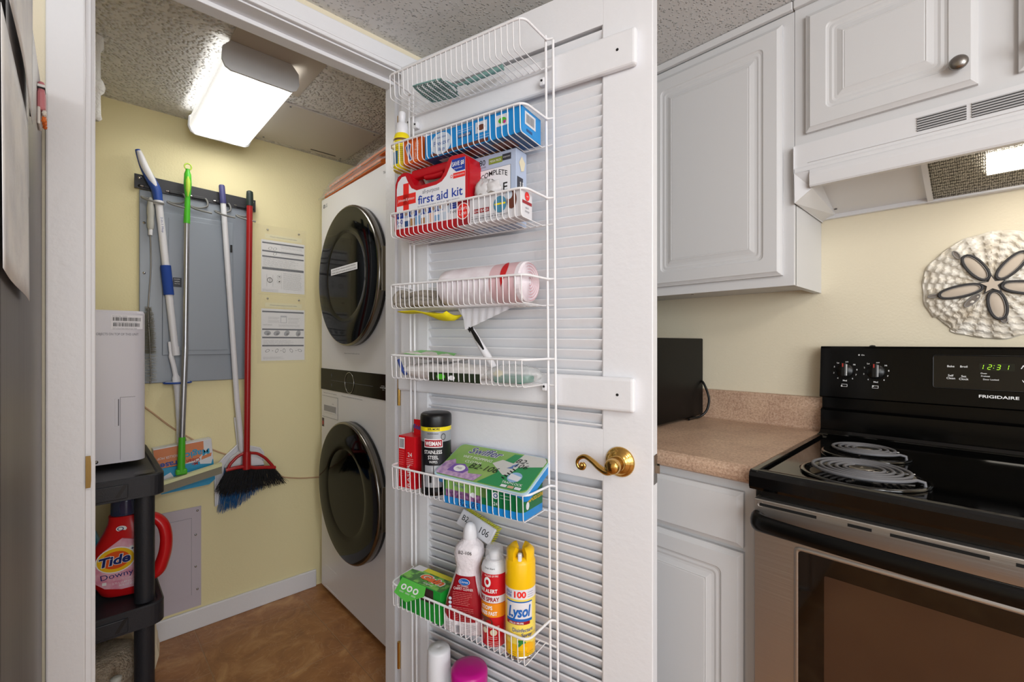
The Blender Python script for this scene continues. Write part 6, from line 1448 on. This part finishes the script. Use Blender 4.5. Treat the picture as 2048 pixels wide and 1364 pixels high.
# oven door
STB = mat('brushed_stainless', '#b9b5b1', .42, metal=1.0, bump=(150, .0005, 'brushedx'))
b = lb(); b.box(-.350, .388, 1.0505, 1.084, .25, .868, STB, .0025)
od = b.build('oven_door', t)
b = lb()
for z in (.857, .803):
    for x0_, x1_ in ((-.338, -.235), (-.185, -.149), (-.123, 0.0), (.028, .06), (.09, .20), (.23, .33)):
        if z < .83 and x0_ < -.3: x0_ = -.308
        b.box(x0_, x1_, 1.0500, 1.0508, z - .0028, z + .0028, mat('slot_black', '#050505', .8))
    b.tube([(-.333, 1.0500, z + .005), (-.340, 1.0496, z + .0045), (-.342, 1.0496, z), (-.340, 1.0496, z - .0045), (-.333, 1.0500, z - .005)], .0012, STB, 6)
b.build('vent_slots', od)
b = lb(); P = spline([(-.340, 1.040, .826), (-.335, 1.028, .826), (-.31, 1.018, .827), (-.22, 1.003, .829), (-.1, .993, .830), (.02, .990, .830), (.14, .993, .830), (.26, 1.003, .829), (.35, 1.018, .827), (.375, 1.028, .826), (.378, 1.040, .826)], 5)
b.tube(P, [.021 - .005 * min(1, min(i, len(P) - 1 - i) / 14) for i in range(len(P))], mat('handle_black', '#050505', .28, spec=.3), 14, flat=.62)
for x in (-.335, .373): b.tube([(x, 1.051, .826), (x, 1.030, .826)], .014, BLACK, 12)
b.build('handle', od)
b = lb(); OWG = mat('oven_outer_glass', '#040303', .05, spec=.8)
fr = rrect(-.274, .312, .372, .790, .010); n = len(fr); fi = rrect(-.266, .304, .380, .782, .006)
b.add([(x, 1.0500, z) for x, z in fr] + [(x, 1.0475, z) for x, z in [((a - .019) * .993 + .019, (c - .58) * .993 + .58) for a, c in fr]] + [(x, 1.0500, z) for x, z in fi], [(i, (i + 1) % n, n + (i + 1) % n, n + i) for i in range(n)] + [(n + i, n + (i + 1) % n, 2 * n + (i + 1) % n, 2 * n + i) for i in range(n)], STB, True); b.build('window_trim', od)
b = lb(); b.prism(fi, 1.0492, 1.0500, OWG); b.build('window_glass', od)
b = lb(); b.prism(rrect(-.222, .262, .42, .748, .004), 1.0487, 1.0490, mat('oven_inner_glass', '#2b1813', .12, spec=.6, ior=1.9)); b.build('inner_window', od)
b = lb(); b.box(-.350, .388, 1.052, 1.084, .045, .242, STB, .0025); b.build('drawer', t)
b = lb(); b.box(-.340, .380, 1.066, 1.086, .868, .8870, mat('apron_black', '#0a0a0a', .25), .001); b.build('apron', t)

# ------------------------------------------------------------------ refrigerator side with papers
t = thing('refrigerator', 'stainless refrigerator at the edge of the picture covered in papers', 'refrigerator', (-.92, -.42, 0)); LM = Matrix.Translation((.92, .42, 0))
b = lb(); b.box(-1.266, -.62, -.79, -.0515, .02, 1.688, STEELV, .003); b.build('body', t)
for z0_, z1_ in ((.06, 1.12), (1.128, 1.685)):
    b = lb(); b.box(-.618, -.56, -.79, -.0515, z0_, z1_, STEEL, .006); d = b.build('door', t)
    b = lb(); b.tube(smooth_path([(-.56, -.12, z0_ + .1), (-.515, -.12, z0_ + .1), (-.515, -.12, z1_ - .06), (-.56, -.12, z1_ - .06)], .02), .009, CHROME, 10); b.build('handle', d)
for x in (-1.2, -.66):
    for y in (-.72, -.12): lb().lathe([(.015, 0), (.015, .021)], BLACK, (x, y, 0), 10).build('foot', t)
PSH = mat('printed_page', '#f2f1ef', .6, var=(9, '#c9cbd2', .8), bump=(14, .006, 'noise'))
def sheet(name, label, x0, x1, z0, z1, y, seed, group='papers on the refrigerator side'):
    t = thing(name, label, 'paper', ((x0 + x1) / 2, y, z0), 0, group); b = MB(); w_ = (x1 - x0) / 2; rr = random.Random(seed); nx, nz = 10, 10; V = []
    for j in range(nz + 1):
        for i in range(nx + 1):
            f, g = i / nx, j / nz; V.append((-w_ + 2 * w_ * f, .0012 + .0022 * (1 - g) * math.sin(f * 3 + seed) ** 2, (z1 - z0) * g - .010 * (1 - f) * (1 - g)))
    b.add(V, [(j * (nx + 1) + i, j * (nx + 1) + i + 1, (j + 1) * (nx + 1) + i + 1, (j + 1) * (nx + 1) + i) for j in range(nz) for i in range(nx)], PSH, True); b.build('page', t, solid=.0003)
    return t
sheet('paper_sheet', 'large pale printed page hanging lowest on the refrigerator side', -.832, -.56, 1.262, 1.48, -.0475, 1)
sheet('paper_sheet', 'narrow printed page under the others on the refrigerator side', -.868, -.62, 1.40, 1.56, -.0500, 2)
t = sheet('note_pad', 'white notepad with ruffled edge and dark gap shadow drawn along it, topmost on the refrigerator side', -.845, -.56, 1.49, 1.66, -.0440, 3)
b = MB(); b.tube([(-.1445 + .0015 * (k % 2), -.0005, .165 * k / 60) for k in range(61)], .0012, INK, 5); b.build('ruffled_edge_shadow', t)  # black ruffled line stands for the gap shadow along the notepad edge
t = thing('novelty_magnet', 'small pink and white novelty magnet on the far edge of the refrigerator side', 'magnet', (-1.14, -.0475, 1.575))
b = MB(); PKM = mat('magnet_pink', '#cf7f86', .45); b.box(-.02, .02, -.004, .0, 0, .030, mat('magnet_white', '#e6e0da', .5), .002); b.box(-.017, .017, -.0045, .006, .026, .060, PKM, .004); b.box(-.011, .011, -.004, .005, .058, .078, PKM, .004); b.box(-.0115, .0115, -.0045, .0055, .067, .072, WINK, .001); b.box(-.0115, .0115, -.0045, .0055, .064, .067, INK, .0005)
for k in range(5): blob(b, mat('magnet_orange', '#e8762c', .5), (-.016 + .008 * k, .004, .008 + .006 * (k % 2)), .004, .003, .004, k)
for k in range(4): blob(b, mat('magnet_cream', '#f4efe4', .5), (-.012 + .008 * k, .0045, .022), .005, .003, .005, k + 9)
b.build('magnet_body', t)
